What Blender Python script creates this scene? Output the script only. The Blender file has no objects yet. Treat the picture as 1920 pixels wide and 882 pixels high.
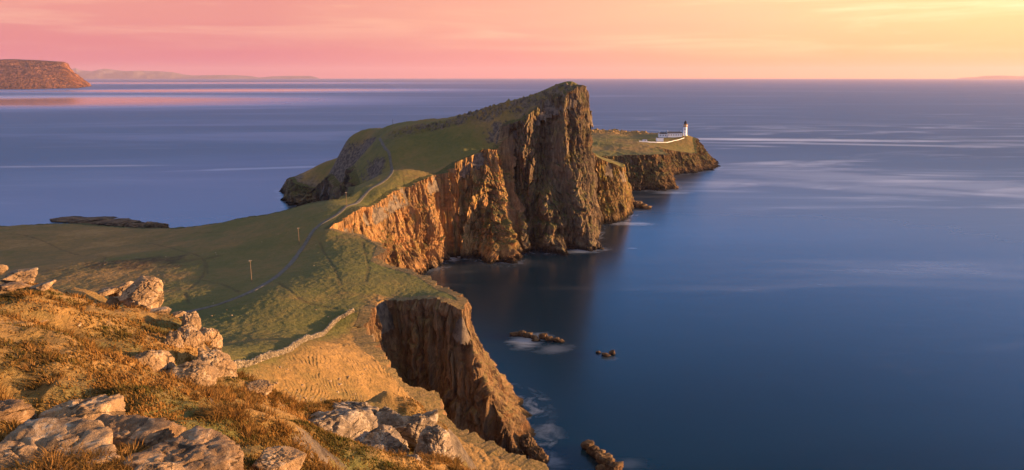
import bpy, math, random
import numpy as np
from mathutils import Vector, Matrix

# ------------------------------------------------------------------ camera, sky, sun, exposure
sc = bpy.context.scene
col = sc.collection
H = 120.0                      # eye height above the sea, metres
PITCH = math.radians(13.05)
SP, CP = math.sin(PITCH), math.cos(PITCH)
cam_d = bpy.data.cameras.new('camera')
cam = bpy.data.objects.new('camera', cam_d)
col.objects.link(cam)
cam.location = (0, 0, H)
cam.rotation_euler = (math.pi/2 - PITCH, 0, 0)
cam_d.sensor_width = 36
cam_d.lens = 24
cam_d.clip_start = 0.3
cam_d.clip_end = 200000
sc.camera = cam

SUN_AZ = math.radians(90)      # to the right of the view axis
SUN_EL = math.radians(5.5)
sun_d = bpy.data.lights.new('sun', 'SUN')
sun = bpy.data.objects.new('sun', sun_d)
col.objects.link(sun)
sun_d.energy = 5.0
sun_d.angle = math.radians(0.6)
sun_d.color = (1.0, 0.57, 0.25)
sdir = Vector((math.sin(SUN_AZ)*math.cos(SUN_EL), math.cos(SUN_AZ)*math.cos(SUN_EL), math.sin(SUN_EL)))
sun.rotation_euler = sdir.to_track_quat('Z', 'Y').to_euler()
sun.location = (300, 100, 300)

sc.view_settings.view_transform = 'Standard'
sc.view_settings.look = 'None'
sc.view_settings.exposure = 1.62
sc.view_settings.gamma = 1.0
sc.cycles.use_denoising = True
sc.cycles.max_bounces = 5
sc.cycles.diffuse_bounces = 2
sc.cycles.glossy_bounces = 2
sc.cycles.volume_bounces = 0
sc.cycles.sample_clamp_indirect = 4.0


class NT:
    """small helper to write node trees"""
    def __init__(self, nt):
        self.nt = nt
        nt.nodes.clear()

    def n(self, kind, **kw):
        nd = self.nt.nodes.new(kind)
        ins = kw.pop('ins', {})
        for k, v in kw.items():
            setattr(nd, k, v)
        for k, v in ins.items():
            self.set(nd.inputs[k], v)
        return nd

    def set(self, sock, v):
        if isinstance(v, bpy.types.NodeSocket):
            self.nt.links.new(v, sock)
        else:
            if isinstance(v, (tuple, list)) and sock.type == 'RGBA' and len(v) == 3:
                v = (*v, 1)
            sock.default_value = v

    def math(self, op, a, b=0.0, c=0.0, clamp=False):
        nd = self.n('ShaderNodeMath', operation=op)
        nd.use_clamp = clamp
        self.set(nd.inputs[0], a); self.set(nd.inputs[1], b); self.set(nd.inputs[2], c)
        return nd.outputs[0]

    def mix(self, f, a, b, blend='MIX'):
        nd = self.n('ShaderNodeMix', data_type='RGBA', blend_type=blend)
        self.set(nd.inputs[0], f); self.set(nd.inputs[6], a); self.set(nd.inputs[7], b)
        return nd.outputs[2]

    def ss(self, v, a, b):
        nd = self.n('ShaderNodeMapRange', interpolation_type='SMOOTHSTEP')
        self.set(nd.inputs[0], v); nd.inputs[1].default_value = a; nd.inputs[2].default_value = b
        return nd.outputs[0]

    def lin(self, v, a, b, c=0.0, d=1.0):
        nd = self.n('ShaderNodeMapRange')
        self.set(nd.inputs[0], v)
        for i, q in enumerate((a, b, c, d)):
            nd.inputs[i+1].default_value = q
        return nd.outputs[0]

    def ramp(self, f, stops):
        nd = self.n('ShaderNodeValToRGB')
        els = nd.color_ramp.elements
        while len(els) < len(stops):
            els.new(0.5)
        for e, (p, c) in zip(els, stops):
            e.position = p
            e.color = (*c, 1) if len(c) == 3 else c
        self.set(nd.inputs[0], f)
        return nd.outputs[0]

    def noise(self, vec, scale, detail=4, rough=0.55, dist=0.0):
        nd = self.n('ShaderNodeTexNoise')
        self.set(nd.inputs['Vector'], vec)
        nd.inputs['Scale'].default_value = scale
        nd.inputs['Detail'].default_value = detail
        nd.inputs['Roughness'].default_value = rough
        nd.inputs['Distortion'].default_value = dist
        return nd.outputs[0]

    def mapping(self, vec, scale=(1, 1, 1), rot=(0, 0, 0), loc=(0, 0, 0)):
        nd = self.n('ShaderNodeMapping')
        self.set(nd.inputs[0], vec)
        nd.inputs['Location'].default_value = loc
        nd.inputs['Rotation'].default_value = rot
        nd.inputs['Scale'].default_value = scale
        return nd.outputs[0]


world = bpy.data.worlds.new('World')
sc.world = world
world.use_nodes = True
w = NT(world.node_tree)
tc = w.n('ShaderNodeTexCoord').outputs['Generated']
sep = w.n('ShaderNodeSeparateXYZ', ins={0: tc})
X_, Y_, Z_ = sep.outputs
flat = w.n('ShaderNodeCombineXYZ', ins={0: X_, 1: Y_, 2: 0.0}).outputs[0]
flatn = w.n('ShaderNodeVectorMath', operation='NORMALIZE', ins={0: flat}).outputs[0]
dot = w.n('ShaderNodeVectorMath', operation='DOT_PRODUCT', ins={0: flatn, 1: (math.sin(SUN_AZ), math.cos(SUN_AZ), 0)}).outputs['Value']
# thin streaked high cloud, laid out in sky directions
cv = w.mapping(tc, scale=(1.6, 1.6, 22), rot=(0.06, 0.12, 0.3))
c1 = w.noise(cv, 1.7, 5, 0.6, 0.5)
cv2 = w.mapping(tc, scale=(0.8, 3.0, 40), rot=(-0.05, -0.10, 0.9), loc=(3, 1, 2))
c2 = w.noise(cv2, 1.3, 4, 0.5, 0.3)
cl = w.math('ADD', w.math('MULTIPLY', c1, 0.6), w.math('MULTIPLY', c2, 0.4))
t = w.lin(dot, -0.36, 0.86)
tj = w.math('ADD', t, w.math('MULTIPLY', w.math('SUBTRACT', cl, 0.5), 0.25), clamp=True)
hor = w.ramp(t, [(0.0, (.31, .072, .105)), (.30, (.38, .115, .110)), (.55, (.46, .19, .085)), (.80, (.48, .24, .085)), (1.0, (.49, .28, .075))])
top = w.ramp(tj, [(0.0, (.36, .135, .118)), (.30, (.44, .21, .140)), (.55, (.48, .29, .155)), (.80, (.51, .36, .15)), (1.0, (.57, .43, .18))])
low = w.mix(w.ss(Z_, 0.0, 0.085), hor, top)
cloudf = w.math('MULTIPLY', w.ss(cl, 0.46, 0.64), w.ss(Z_, 0.012, 0.07))
low = w.mix(w.math('MULTIPLY', cloudf, w.lin(t, 0.2, 1.0, 0.16, 0.85)), low, (.66, .52, .30))
sky = w.n('ShaderNodeTexSky', sky_type='NISHITA')
sky.sun_disc = False
sky.sun_elevation = SUN_EL
sky.sun_rotation = SUN_AZ
sky.dust_density = 1.5
nis = w.mix(1.0, sky.outputs[0], (.10, .115, .16), 'MULTIPLY')
upper = w.mix(w.ss(Z_, 0.18, 0.55), (.09, .32, .84), (.03, .095, .22))
upper = w.mix(0.25, upper, nis)
upper = w.mix(w.ss(Z_, 0.60, 0.80), upper, (.23, .205, .18))      # warm zenith fill, added out of view to lift the ambient light
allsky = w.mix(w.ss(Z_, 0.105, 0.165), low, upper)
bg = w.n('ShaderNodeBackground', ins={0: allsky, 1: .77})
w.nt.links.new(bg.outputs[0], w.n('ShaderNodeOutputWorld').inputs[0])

# ------------------------------------------------------------------ numeric helpers
F = 1280.0


def ray(px, py):
    u = (px-960)/F
    v = -(py-441)/F
    return u, CP + v*SP, -SP + v*CP


def P(px, py, Y):
    """point on the photograph's sight line through (px, py) at forward distance Y"""
    a, b, c = ray(px, py)
    return np.array((a*Y/b, Y, H + c*Y/b))


def S(px, py, z=0.0):
    """point where that sight line meets height z"""
    a, b, c = ray(px, py)
    k = (z-H)/c
    return np.array((a*k, b*k, z))


_rng = np.random.default_rng(7)
_perm = np.concatenate([_rng.permutation(256)]*2).astype(np.int64)
_g3 = _rng.normal(size=(256, 3)); _g3 /= np.linalg.norm(_g3, axis=1)[:, None]
_g3 = _g3.astype(np.float32)
_a2 = _rng.random(256)*2*math.pi
_g2 = np.stack([np.cos(_a2), np.sin(_a2)], 1).astype(np.float32)


def pn3(x, y, z):
    shp = np.shape(x)
    out = np.empty(np.size(x), np.float32)
    x = np.ravel(x); y = np.ravel(y); z = np.ravel(z)
    for s in range(0, out.size, 200000):
        e = s+200000
        xx, yy, zz = x[s:e], y[s:e], z[s:e]
        fx, fy, fz = np.floor(xx), np.floor(yy), np.floor(zz)
        ix, iy, iz = fx.astype(np.int64), fy.astype(np.int64), fz.astype(np.int64)
        a = (xx-fx).astype(np.float32); b = (yy-fy).astype(np.float32); c = (zz-fz).astype(np.float32)
        u = a*a*a*(a*(a*6-15)+10); v = b*b*b*(b*(b*6-15)+10); q = c*c*c*(c*(c*6-15)+10)
        r = 0
        for dx in (0, 1):
            h1 = _perm[(ix+dx) & 255]
            wx = u if dx else 1-u
            for dy in (0, 1):
                h2 = _perm[(h1+iy+dy) & 255]
                wy = wx*(v if dy else 1-v)
                for dz in (0, 1):
                    g = _g3[_perm[(h2+iz+dz) & 255]]
                    d = g[:, 0]*(a-dx)+g[:, 1]*(b-dy)+g[:, 2]*(c-dz)
                    r = r + d*wy*(q if dz else 1-q)
        out[s:e] = r
    return (out*1.6).reshape(shp)


def pn2(x, y):
    shp = np.shape(x)
    x = np.ravel(x); y = np.ravel(y)
    fx, fy = np.floor(x), np.floor(y)
    ix, iy = fx.astype(np.int64), fy.astype(np.int64)
    a = (x-fx).astype(np.float32); b = (y-fy).astype(np.float32)
    u = a*a*a*(a*(a*6-15)+10); v = b*b*b*(b*(b*6-15)+10)
    r = 0
    for dx in (0, 1):
        h1 = _perm[(ix+dx) & 255]
        wx = u if dx else 1-u
        for dy in (0, 1):
            g = _g2[_perm[(h1+iy+dy) & 255]]
            r = r + (g[:, 0]*(a-dx)+g[:, 1]*(b-dy))*wx*(v if dy else 1-v)
    return (r*1.5).reshape(shp)


def fbm2(x, y, L, oct=4, gain=0.5):
    r = 0; amp = 1.0
    for i in range(oct):
        r = r + amp*pn2(x/L+17.3*i, y/L-9.1*i)
        L = L/2.03; amp *= gain
    return r


def fbm3(x, y, z, L, oct=3, gain=0.5):
    r = 0; amp = 1.0
    for i in range(oct):
        r = r + amp*pn3(x/L+11.7*i, y/L-5.3*i, z/L+3.1*i)
        L = L/2.07; amp *= gain
    return r


def cells(x, y, z):
    """cellular pattern: value of the nearest cell and distance to its edge"""
    shp = np.shape(x)
    xs, ys, zs = np.ravel(x), np.ravel(y), np.ravel(z)
    val = np.empty(xs.size, np.float32); edge = np.empty(xs.size, np.float32)
    for s in range(0, xs.size, 150000):
        xx, yy, zz = xs[s:s+150000], ys[s:s+150000], zs[s:s+150000]
        ix, iy, iz = (np.floor(a).astype(np.int64) for a in (xx, yy, zz))
        f1 = np.full(xx.size, 9.0); f2 = f1.copy(); v = np.zeros(xx.size)
        for dx in (-1, 0, 1):
            for dy in (-1, 0, 1):
                for dz in (-1, 0, 1):
                    h = _perm[(_perm[(_perm[(ix+dx) & 255]+iy+dy) & 255]+iz+dz) & 255]
                    px = ix+dx+.5+.42*_g3[h, 0]; py = iy+dy+.5+.42*_g3[h, 1]; pz = iz+dz+.5+.42*_g3[h, 2]
                    d = (px-xx)**2+(py-yy)**2+(pz-zz)**2
                    n = d < f1
                    f2 = np.where(n, f1, np.minimum(f2, d))
                    v = np.where(n, h/255.0, v); f1 = np.where(n, d, f1)
        val[s:s+150000] = v; edge[s:s+150000] = np.sqrt(f2)-np.sqrt(f1)
    return val.reshape(shp), edge.reshape(shp)


def smooth(x, a, b):
    t = np.clip((x-a)/(b-a), 0, 1)
    return t*t*(3-2*t)


class TPS:
    """thin plate surface through scattered heights"""
    def __init__(self, pts, lam=2e-4, s=100.0):
        p = np.array(pts, float)
        self.c = p[:, :2]/s
        self.s = s
        n = len(p)
        K = self.k(self.c, self.c) + lam*np.eye(n)
        A = np.zeros((n+3, n+3))
        A[:n, :n] = K; A[:n, n] = 1; A[:n, n+1:] = self.c
        A[n, :n] = 1; A[n+1:, :n] = self.c.T
        b = np.zeros(n+3); b[:n] = p[:, 2]
        self.w = np.linalg.solve(A, b)

    @staticmethod
    def k(a, b):
        d2 = ((a[:, None, :]-b[None])**2).sum(-1)
        return 0.5*d2*np.log(d2+1e-12)

    def __call__(self, x, y):
        shp = np.shape(x)
        q = np.stack([np.ravel(x), np.ravel(y)], 1)/self.s
        out = np.empty(len(q))
        n = len(self.c)
        for s in range(0, len(q), 50000):
            qq = q[s:s+50000]
            out[s:s+50000] = self.k(qq, self.c) @ self.w[:n] + self.w[n] + qq @ self.w[n+1:]
        return out.reshape(shp)


def dist_poly(x, y, pts, closed=False):
    """distance to a polyline"""
    p = np.asarray(pts, float)[:, :2]
    q = np.roll(p, -1, 0) if closed else p[1:]
    if not closed:
        p = p[:-1]
    shp = np.shape(x)
    x = np.ravel(x).astype(np.float32); y = np.ravel(y).astype(np.float32)
    best = np.full(x.shape, 1e12, np.float32)
    for (ax, ay), (bx, by) in zip(p, q):
        dx, dy = bx-ax, by-ay
        l2 = dx*dx+dy*dy+1e-9
        t = np.clip(((x-ax)*dx+(y-ay)*dy)/l2, 0, 1)
        d = (x-ax-t*dx)**2+(y-ay-t*dy)**2
        np.minimum(best, d, out=best)
    return np.sqrt(best).reshape(shp)


def inside(x, y, pts):
    p = np.asarray(pts, float)[:, :2]
    r = np.zeros(np.shape(x), bool)
    for (ax, ay), (bx, by) in zip(p, np.roll(p, -1, 0)):
        if ay == by:
            continue
        c = (ay > y) != (by > y)
        r ^= c & (x < (bx-ax)*(y-ay)/(by-ay)+ax)
    return r


def sdist(x, y, pts):
    """signed distance, positive outside"""
    d = dist_poly(x, y, pts, True)
    return np.where(inside(x, y, pts), -d, d)


# ------------------------------------------------------------------ mesh helpers
def link(o, parent=None):
    col.objects.link(o)
    if parent is not None:
        o.parent = parent
    return o


def mesh_obj(name, verts, faces, mat, parent=None, smooth_=True, attrs=None):
    """faces: list of int arrays (n,3) or (n,4)"""
    me = bpy.data.meshes.new(name)
    verts = np.asarray(verts, np.float32)
    if isinstance(faces, np.ndarray):
        faces = [faces]
    faces = [np.asarray(f, np.int32) for f in faces if len(f)]
    nl = sum(f.size for f in faces); nf = sum(len(f) for f in faces)
    me.vertices.add(len(verts)); me.vertices.foreach_set('co', verts.ravel())
    me.loops.add(nl); me.loops.foreach_set('vertex_index', np.concatenate([f.ravel() for f in faces]))
    me.polygons.add(nf)
    sizes = np.concatenate([np.full(len(f), f.shape[1]) for f in faces])
    me.polygons.foreach_set('loop_start', np.concatenate([[0], np.cumsum(sizes)[:-1]]).astype(np.int32))
    me.polygons.foreach_set('use_smooth', np.full(nf, smooth_))
    me.update(calc_edges=True)
    me.validate()
    for k, v in (attrs or {}).items():
        a = me.attributes.new(k, 'FLOAT', 'POINT')
        a.data.foreach_set('value', np.asarray(v, np.float32).ravel())
    me.materials.append(mat)
    return link(bpy.data.objects.new(name, me), parent)


def grid_faces(nr, nc, keep=None):
    i = np.arange(nr*nc).reshape(nr, nc)
    f = np.stack([i[:-1, :-1], i[:-1, 1:], i[1:, 1:], i[1:, :-1]], -1)
    if keep is not None:
        f = f[keep]
    return f.reshape(-1, 4)


def compact(verts, faces, attrs):
    used = np.unique(faces)
    m = np.full(len(verts), -1); m[used] = np.arange(len(used))
    return verts[used], m[faces], {k: np.ravel(v)[used] for k, v in attrs.items()}


class MB:
    """collects simple solids into one mesh"""
    def __init__(self):
        self.v = []; self.f = []

    def add(self, vs, fs, M=None):
        b = len(self.v)
        for p in vs:
            self.v.append(tuple(M @ Vector(p)) if M else tuple(p))
        for f in fs:
            self.f.append(tuple(i+b for i in f))

    def box(self, c, s, rz=0.0, M=None):
        x, y, z = s[0]/2, s[1]/2, s[2]/2
        ca, sa = math.cos(rz), math.sin(rz)
        vs = []
        for dz in (-z, z):
            for dx, dy in ((-x, -y), (x, -y), (x, y), (-x, y)):
                vs.append((c[0]+dx*ca-dy*sa, c[1]+dx*sa+dy*ca, c[2]+dz))
        self.add(vs, [(3, 2, 1, 0), (4, 5, 6, 7), (0, 1, 5, 4), (1, 2, 6, 5), (2, 3, 7, 6), (3, 0, 4, 7)], M)

    def lathe(self, prof, n=24, c=(0, 0, 0)):
        """prof: list of (r, z)"""
        vs = []; fs = []
        for r, z in prof:
            for k in range(n):
                a = 2*math.pi*k/n
                vs.append((c[0]+r*math.cos(a), c[1]+r*math.sin(a), c[2]+z))
        for i in range(len(prof)-1):
            for k in range(n):
                k2 = (k+1) % n
                fs.append((i*n+k, i*n+k2, (i+1)*n+k2, (i+1)*n+k))
        fs.append(tuple(range(n))[::-1])
        fs.append(tuple((len(prof)-1)*n+k for k in range(n)))
        self.add(vs, fs)

    def build(self, name, mat, parent=None, smooth_=False, bevel=0.0):
        me = bpy.data.meshes.new(name)
        me.from_pydata(self.v, [], self.f)
        me.update()
        me.materials.append(mat)
        if smooth_:
            for p in me.polygons:
                p.use_smooth = len(p.vertices) == 4
        o = link(bpy.data.objects.new(name, me), parent)
        if bevel:
            m = o.modifiers.new('bevel', 'BEVEL'); m.width = bevel; m.segments = 2
        return o


def tag(o, label=None, cat=None, group=None, kind=None):
    for k, v in (('label', label), ('category', cat), ('group', group), ('kind', kind)):
        if v:
            o[k] = v
    return o


def empty(name, loc, rz=0.0):
    o = bpy.data.objects.new(name, None)
    o.location = loc; o.rotation_euler = (0, 0, rz)
    return link(o)


# ------------------------------------------------------------------ materials
def mat(name):
    m = bpy.data.materials.new(name)
    m.use_nodes = True
    return m, NT(m.node_tree)


def finish(t, color, rough=0.9, bump=None, bstr=0.5, bdist=0.1, spec=0.25, **extra):
    b = t.n('ShaderNodeBsdfPrincipled')
    t.set(b.inputs['Base Color'], color)
    t.set(b.inputs['Roughness'], rough)
    b.inputs['Specular IOR Level'].default_value = spec
    for k, v in extra.items():
        t.set(b.inputs[k], v)
    if bump is not None:
        bn = t.n('ShaderNodeBump', ins={'Height': bump, 'Strength': bstr, 'Distance': bdist})
        t.nt.links.new(bn.outputs[0], b.inputs['Normal'])
    t.nt.links.new(b.outputs[0], t.n('ShaderNodeOutputMaterial').inputs[0])
    return b


def plain(name, color, rough=0.8, var=0.15, scale=2.0, spec=0.25):
    m, t = mat(name)
    g = t.n('ShaderNodeNewGeometry').outputs['Position']
    n = t.noise(g, scale, 5, 0.6)
    c = t.mix(t.ss(n, 0.3, 0.7), tuple(x*(1-var) for x in color), tuple(min(1, x*(1+var)) for x in color))
    finish(t, c, rough, n, 0.2, 0.02, spec)
    return m


def attr(t, name):
    return t.n('ShaderNodeAttribute', attribute_name=name).outputs['Fac']


def ground_material(name, k=1.0):
    """turf: green, brown and straw mixed in patches; 'dry' and 'soil' say where; rock on very steep ground"""
    m, t = mat(name)
    geo = t.n('ShaderNodeNewGeometry')
    pos = geo.outputs['Position']
    nz = t.n('ShaderNodeSeparateXYZ', ins={0: geo.outputs['Normal']}).outputs[2]
    n1 = t.noise(pos, 0.035*k, 6, 0.6)
    n2 = t.noise(pos, 0.35*k, 6, 0.65)
    n3 = t.noise(pos, 2.2*k, 4, 0.7)
    dry = t.math('ADD', attr(t, 'dry'), t.math('MULTIPLY', t.math('SUBTRACT', n1, 0.5), 0.9))
    dry = t.math('ADD', dry, t.math('MULTIPLY', t.math('SUBTRACT', n2, 0.5), 0.9), clamp=True)
    c = t.ramp(dry, [(0.0, (.130, .130, .042)), (.35, (.185, .155, .050)), (.6, (.245, .165, .060)), (.85, (.32, .19, .065)), (1.0, (.40, .235, .085))])
    c = t.mix(t.math('MULTIPLY', t.ss(n3, 0.35, 0.75), 0.55), c, t.mix(1.0, c, (.42, .45, .40), 'MULTIPLY'))
    c = t.mix(t.math('MULTIPLY', attr(t, 'soil'), t.ss(n2, 0.25, 0.6)), c, (.055, .036, .024))
    rk = t.mix(t.ss(n2, 0.35, 0.65), (.07, .055, .045), (.20, .155, .11))
    c = t.mix(t.math('MULTIPLY', t.ss(t.math('ADD', nz, t.math('MULTIPLY', t.math('SUBTRACT', n2, 0.5), 0.35)), 0.70, 0.58), 1.0), c, rk)
    c = t.mix(t.math('MULTIPLY', attr(t, 'rock'), t.ss(n3, .3, .5)), c, rk)
    h = t.math('ADD', n3, t.math('MULTIPLY', n2, 1.5))
    finish(t, c, 0.95, h, 0.9, 0.5/k, 0.1)
    return m


def cliff_material(name, tint=(1, 1, 1), lichen=0.5, k=1.0, grass=True, dry=0.0, wet=(8.0, 3.5)):
    m, t = mat(name)
    geo = t.n('ShaderNodeNewGeometry')
    pos = geo.outputs['Position']
    nrm = t.n('ShaderNodeSeparateXYZ', ins={0: geo.outputs['Normal']}).outputs[2]
    z = t.n('ShaderNodeSeparateXYZ', ins={0: pos}).outputs[2]
    ver = t.mapping(pos, scale=(1, 1, .10))
    hor = t.mapping(pos, scale=(.25, .25, 1.4), rot=(0.12, 0.1, 0))
    n1 = t.noise(ver, 0.09*k, 7, 0.62, 0.4)
    n2 = t.noise(ver, 0.5*k, 7, 0.68, 0.3)
    n3 = t.noise(pos, 1.1*k, 7, 0.7)
    n4 = t.noise(hor, 0.18*k, 5, 0.6)
    c = t.ramp(t.math('ADD', t.math('MULTIPLY', n1, .55), t.math('MULTIPLY', n2, .45)),
               [(.32, (.026, .020, .016)), (.44, (.080, .058, .042)), (.54, (.19, .135, .082)), (.66, (.37, .26, .155))])
    c = t.mix(t.math('MULTIPLY', t.ss(n4, .48, .66), .38), c, (.27, .145, .065))
    c = t.mix(t.math('MULTIPLY', t.ss(n3, .52, .75), .5), c, (.055, .042, .036))
    li = t.math('MULTIPLY', t.ss(t.noise(pos, 0.07*k, 6, 0.7), .50, .66), lichen)
    c = t.mix(t.math('MULTIPLY', li, t.ss(n2, .40, .60)), c, (.20, .19, .045))
    c = t.mix(1.0, c, tint, 'MULTIPLY')
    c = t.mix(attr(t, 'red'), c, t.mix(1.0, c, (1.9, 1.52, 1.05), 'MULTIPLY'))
    # wet dark band at the tide line
    c = t.mix(t.ss(t.math('ADD', z, t.math('MULTIPLY', n2, wet[1]*1.6)), *wet), c, (.018, .016, .015))
    if grass:
        g = t.ramp(t.math('ADD', n3, dry), [(.3, (.055, .07, .024)), (.55, (.11, .10, .036)), (.75, (.24, .165, .07)), (1.0, (.34, .22, .10))])
        gm = t.ss(t.math('ADD', nrm, t.math('MULTIPLY', t.math('SUBTRACT', n2, .5), .5)), .55, .72)
        gm = t.math('MULTIPLY', gm, t.ss(t.math('ADD', z, t.math('MULTIPLY', n1, 20)), 14, 24))
        c = t.mix(gm, c, g)
    h = t.math('ADD', t.math('MULTIPLY', n2, 1.2), t.math('MULTIPLY', n3, .8))
    finish(t, c, 0.9, h, 1.0, 1.2/k, 0.08)
    return m


def boulder_material(name, base=(.58, .375, .20), lichen=.55, dark=.38):
    m, t = mat(name)
    pos = t.n('ShaderNodeNewGeometry').outputs['Position']
    n0 = t.noise(pos, 0.6, 6, 0.6)
    n1 = t.noise(pos, 1.6, 8, 0.68, 0.6)
    n2 = t.noise(pos, 6.0, 7, 0.7)
    n3 = t.noise(t.mapping(pos, scale=(1, 1, 3)), 22.0, 4, 0.7)
    c = t.mix(t.ss(n0, .35, .65), tuple(x*.72 for x in base), tuple(x*1.15 for x in base))
    c = t.mix(t.math('MULTIPLY', t.ss(n2, .50, .68), .55), c, tuple(x*.36 for x in base))
    c = t.mix(t.math('MULTIPLY', t.ss(n1, .62, .48), dark), c, (.075, .062, .052))
    c = t.mix(t.math('MULTIPLY', t.math('MULTIPLY', t.ss(n1, .52, .60), t.ss(n2, .40, .55)), lichen), c, (.66, .54, .39))
    vor = t.n('ShaderNodeTexVoronoi', feature='DISTANCE_TO_EDGE', ins={'Vector': t.mapping(pos, scale=(1, 1, 2.2), rot=(.3, .5, 0)), 'Scale': .55}).outputs[0]
    crack = t.ss(t.math('ADD', vor, t.math('MULTIPLY', t.math('SUBTRACT', n1, .5), .22)), .035, .0)
    c = t.mix(t.math('MULTIPLY', t.math('MULTIPLY', crack, t.ss(n0, .42, .6)), .75), c, (.05, .038, .028))
    h = t.math('ADD', t.math('MULTIPLY', n1, 1.0), t.math('ADD', t.math('MULTIPLY', n2, .6), t.math('MULTIPLY', n3, .22)))
    h = t.math('SUBTRACT', h, t.math('MULTIPLY', crack, .5))
    finish(t, c, 0.92, h, 1.0, 0.24, 0.1)
    return m


M_ground = ground_material('turf')
M_hill = ground_material('dry_turf', 4.0)
M_cliff = cliff_material('cliff_rock')
M_bay = cliff_material('red_cliff_rock', (1.55, 1.05, .75), .12)
M_near = cliff_material('near_cliff_rock', (1.2, 1.05, .9), .3, 1.0, True, .25)
M_far = cliff_material('far_cliff_rock', (.72, .62, .52), .45)
M_boulder = boulder_material('lichen_boulder')
M_outcrop = boulder_material('grey_outcrop', (.42, .32, .23), .65, .30)
M_darkrock = boulder_material('brown_boulder', (.46, .28, .145), .30, .45)
M_sea_rock = cliff_material('sea_rock', (1.0, .92, .85), .1, 1.5, False, 0.0, (1.5, .9))
M_white = plain('white_paint', (.84, .81, .76), .6, .06)
M_roof = plain('slate', (.07, .065, .07), .7, .2)
M_ochre = plain('ochre_paint', (.50, .28, .08), .6, .08)
M_black = plain('black_paint', (.02, .02, .022), .4, .2)
M_win = plain('window_glass', (.03, .035, .045), .15, .1, spec=.5)
M_wood = plain('weathered_wood', (.20, .13, .075), .85, .3, 6)
M_conc = plain('concrete_path', (.23, .22, .21), .9, .25, 1.5)
M_road = plain('path_surface', (.125, .108, .08), .95, .3, .8)

# ------------------------------------------------------------------ land: heights
B_ctrl = [P(*a) for a in [
    # near grassy slope above the inlet
    (1200, 1000, 116), (1000, 880, 130), (900, 830, 138), (830, 790, 145), (740, 700, 160), (690, 655, 174), (668, 615, 192),
    (690, 575, 207), (735, 560, 220), (800, 556, 218), (850, 565, 211), (868, 585, 205),
    (830, 545, 233), (790, 520, 253), (745, 505, 268), (700, 490, 277), (712, 460, 305), (680, 443, 320), (640, 437, 322), (615, 433, 323),
    (617, 425, 332), (640, 410, 347), (700, 385, 390), (760, 350, 425), (800, 333, 445), (820, 325, 457), (850, 308, 466), (880, 295, 470), (912, 280, 474),
    (930, 272, 490), (945, 240, 495), (985, 222, 495), (1010, 200, 496), (1040, 185, 498), (1068, 175, 499), (1090, 165, 501), (1102, 178, 506),
    # crest
    (1075, 153, 515), (1050, 158, 520), (1000, 178, 530), (950, 192, 538), (900, 207, 545), (800, 232, 547), (737, 243, 545),
    # grass under the crest
    (970, 210, 505), (930, 232, 502), (860, 250, 505), (860, 278, 485), (800, 268, 500), (735, 320, 450), (725, 290, 490), (710, 258, 545), (800, 300, 480), (760, 290, 490),
    # western spur
    (700, 257, 600), (650, 265, 650), (600, 310, 690), (565, 328, 690), (620, 330, 660), (670, 320, 575), (690, 350, 480), (680, 290, 600),
    (556, 345, 662), (600, 350, 654), (650, 362, 590), (672, 361, 480), (655, 367, 402),
    # field
    (620, 376, 388), (540, 393, 393), (450, 410, 401), (310, 428, 430), (150, 420, 470), (0, 425, 452), (-200, 430, 440),
    (650, 388, 366), (700, 355, 410), (561, 458, 315), (472, 528, 250), (500, 560, 210), (365, 583, 206), (600, 425, 335), (640, 500, 262), (680, 540, 228), (620, 560, 215),
    (0, 500, 330), (200, 480, 328), (300, 560, 221), (100, 545, 252), (400, 650, 150), (440, 695, 112), (560, 645, 150), (500, 640, 150), (663, 587, 200), (400, 500, 290), (300, 450, 380), (450, 430, 370), (-200, 520, 300),
    # slope right of the wall
    (600, 700, 135), (560, 760, 115), (700, 800, 125), (800, 882, 118), (640, 650, 165)]]
B_ctrl += [np.array(a, float) for a in [(62, 535, 96), (40, 565, 98), (-20, 600, 80), (-80, 650, 55), (-130, 730, 38), (-190, 770, 20), (-240, 735, 12),
                                        (-450, 420, 8), (-450, 200, 20), (-120, 90, 68), (-30, 70, 78), (10, 80, 64), (40, 90, 42), (-250, 150, 45)]]
tpsB = TPS(B_ctrl)

road_px = [(330, 590), (365, 583), (420, 568), (470, 548), (510, 525), (540, 500), (560, 475), (577, 450), (600, 422), (640, 396), (680, 370), (712, 345), (735, 322), (732, 300), (722, 278), (711, 259)]


def hit(fn, px, py, y0, y1, n=3000):
    """where the sight line through a pixel first meets a height function"""
    a, b, c = ray(px, py)
    Y = np.linspace(y0, y1, n)
    X = a*Y/b; Z = H + c*Y/b
    g = fn(X, Y)
    i = np.argmax(Z <= g)
    if not (Z <= g).any():
        i = np.argmin(Z-g)
    return np.array((X[i], Y[i], g[i]))


road_c = [hit(tpsB, a, b, 150, 620) for a, b in road_px]


def densify(pts, step):
    p = np.asarray(pts, float)
    # Catmull-Rom through the points, then even steps
    q = np.vstack([2*p[0]-p[1], p, 2*p[-1]-p[-2]])
    out = []
    for i in range(1, len(q)-2):
        for t in np.linspace(0, 1, 24, endpoint=False):
            a, b, c, d = q[i-1], q[i], q[i+1], q[i+2]
            out.append(.5*((2*b)+(-a+c)*t+(2*a-5*b+4*c-d)*t*t+(-a+3*b-3*c+d)*t**3))
    out.append(p[-1])
    out = np.array(out)
    L = np.concatenate([[0], np.cumsum(np.linalg.norm(np.diff(out[:, :2], axis=0), axis=1))])
    s = np.arange(0, L[-1], step)
    return np.stack([np.interp(s, L, out[:, k]) for k in range(out.shape[1])], 1)


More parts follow.
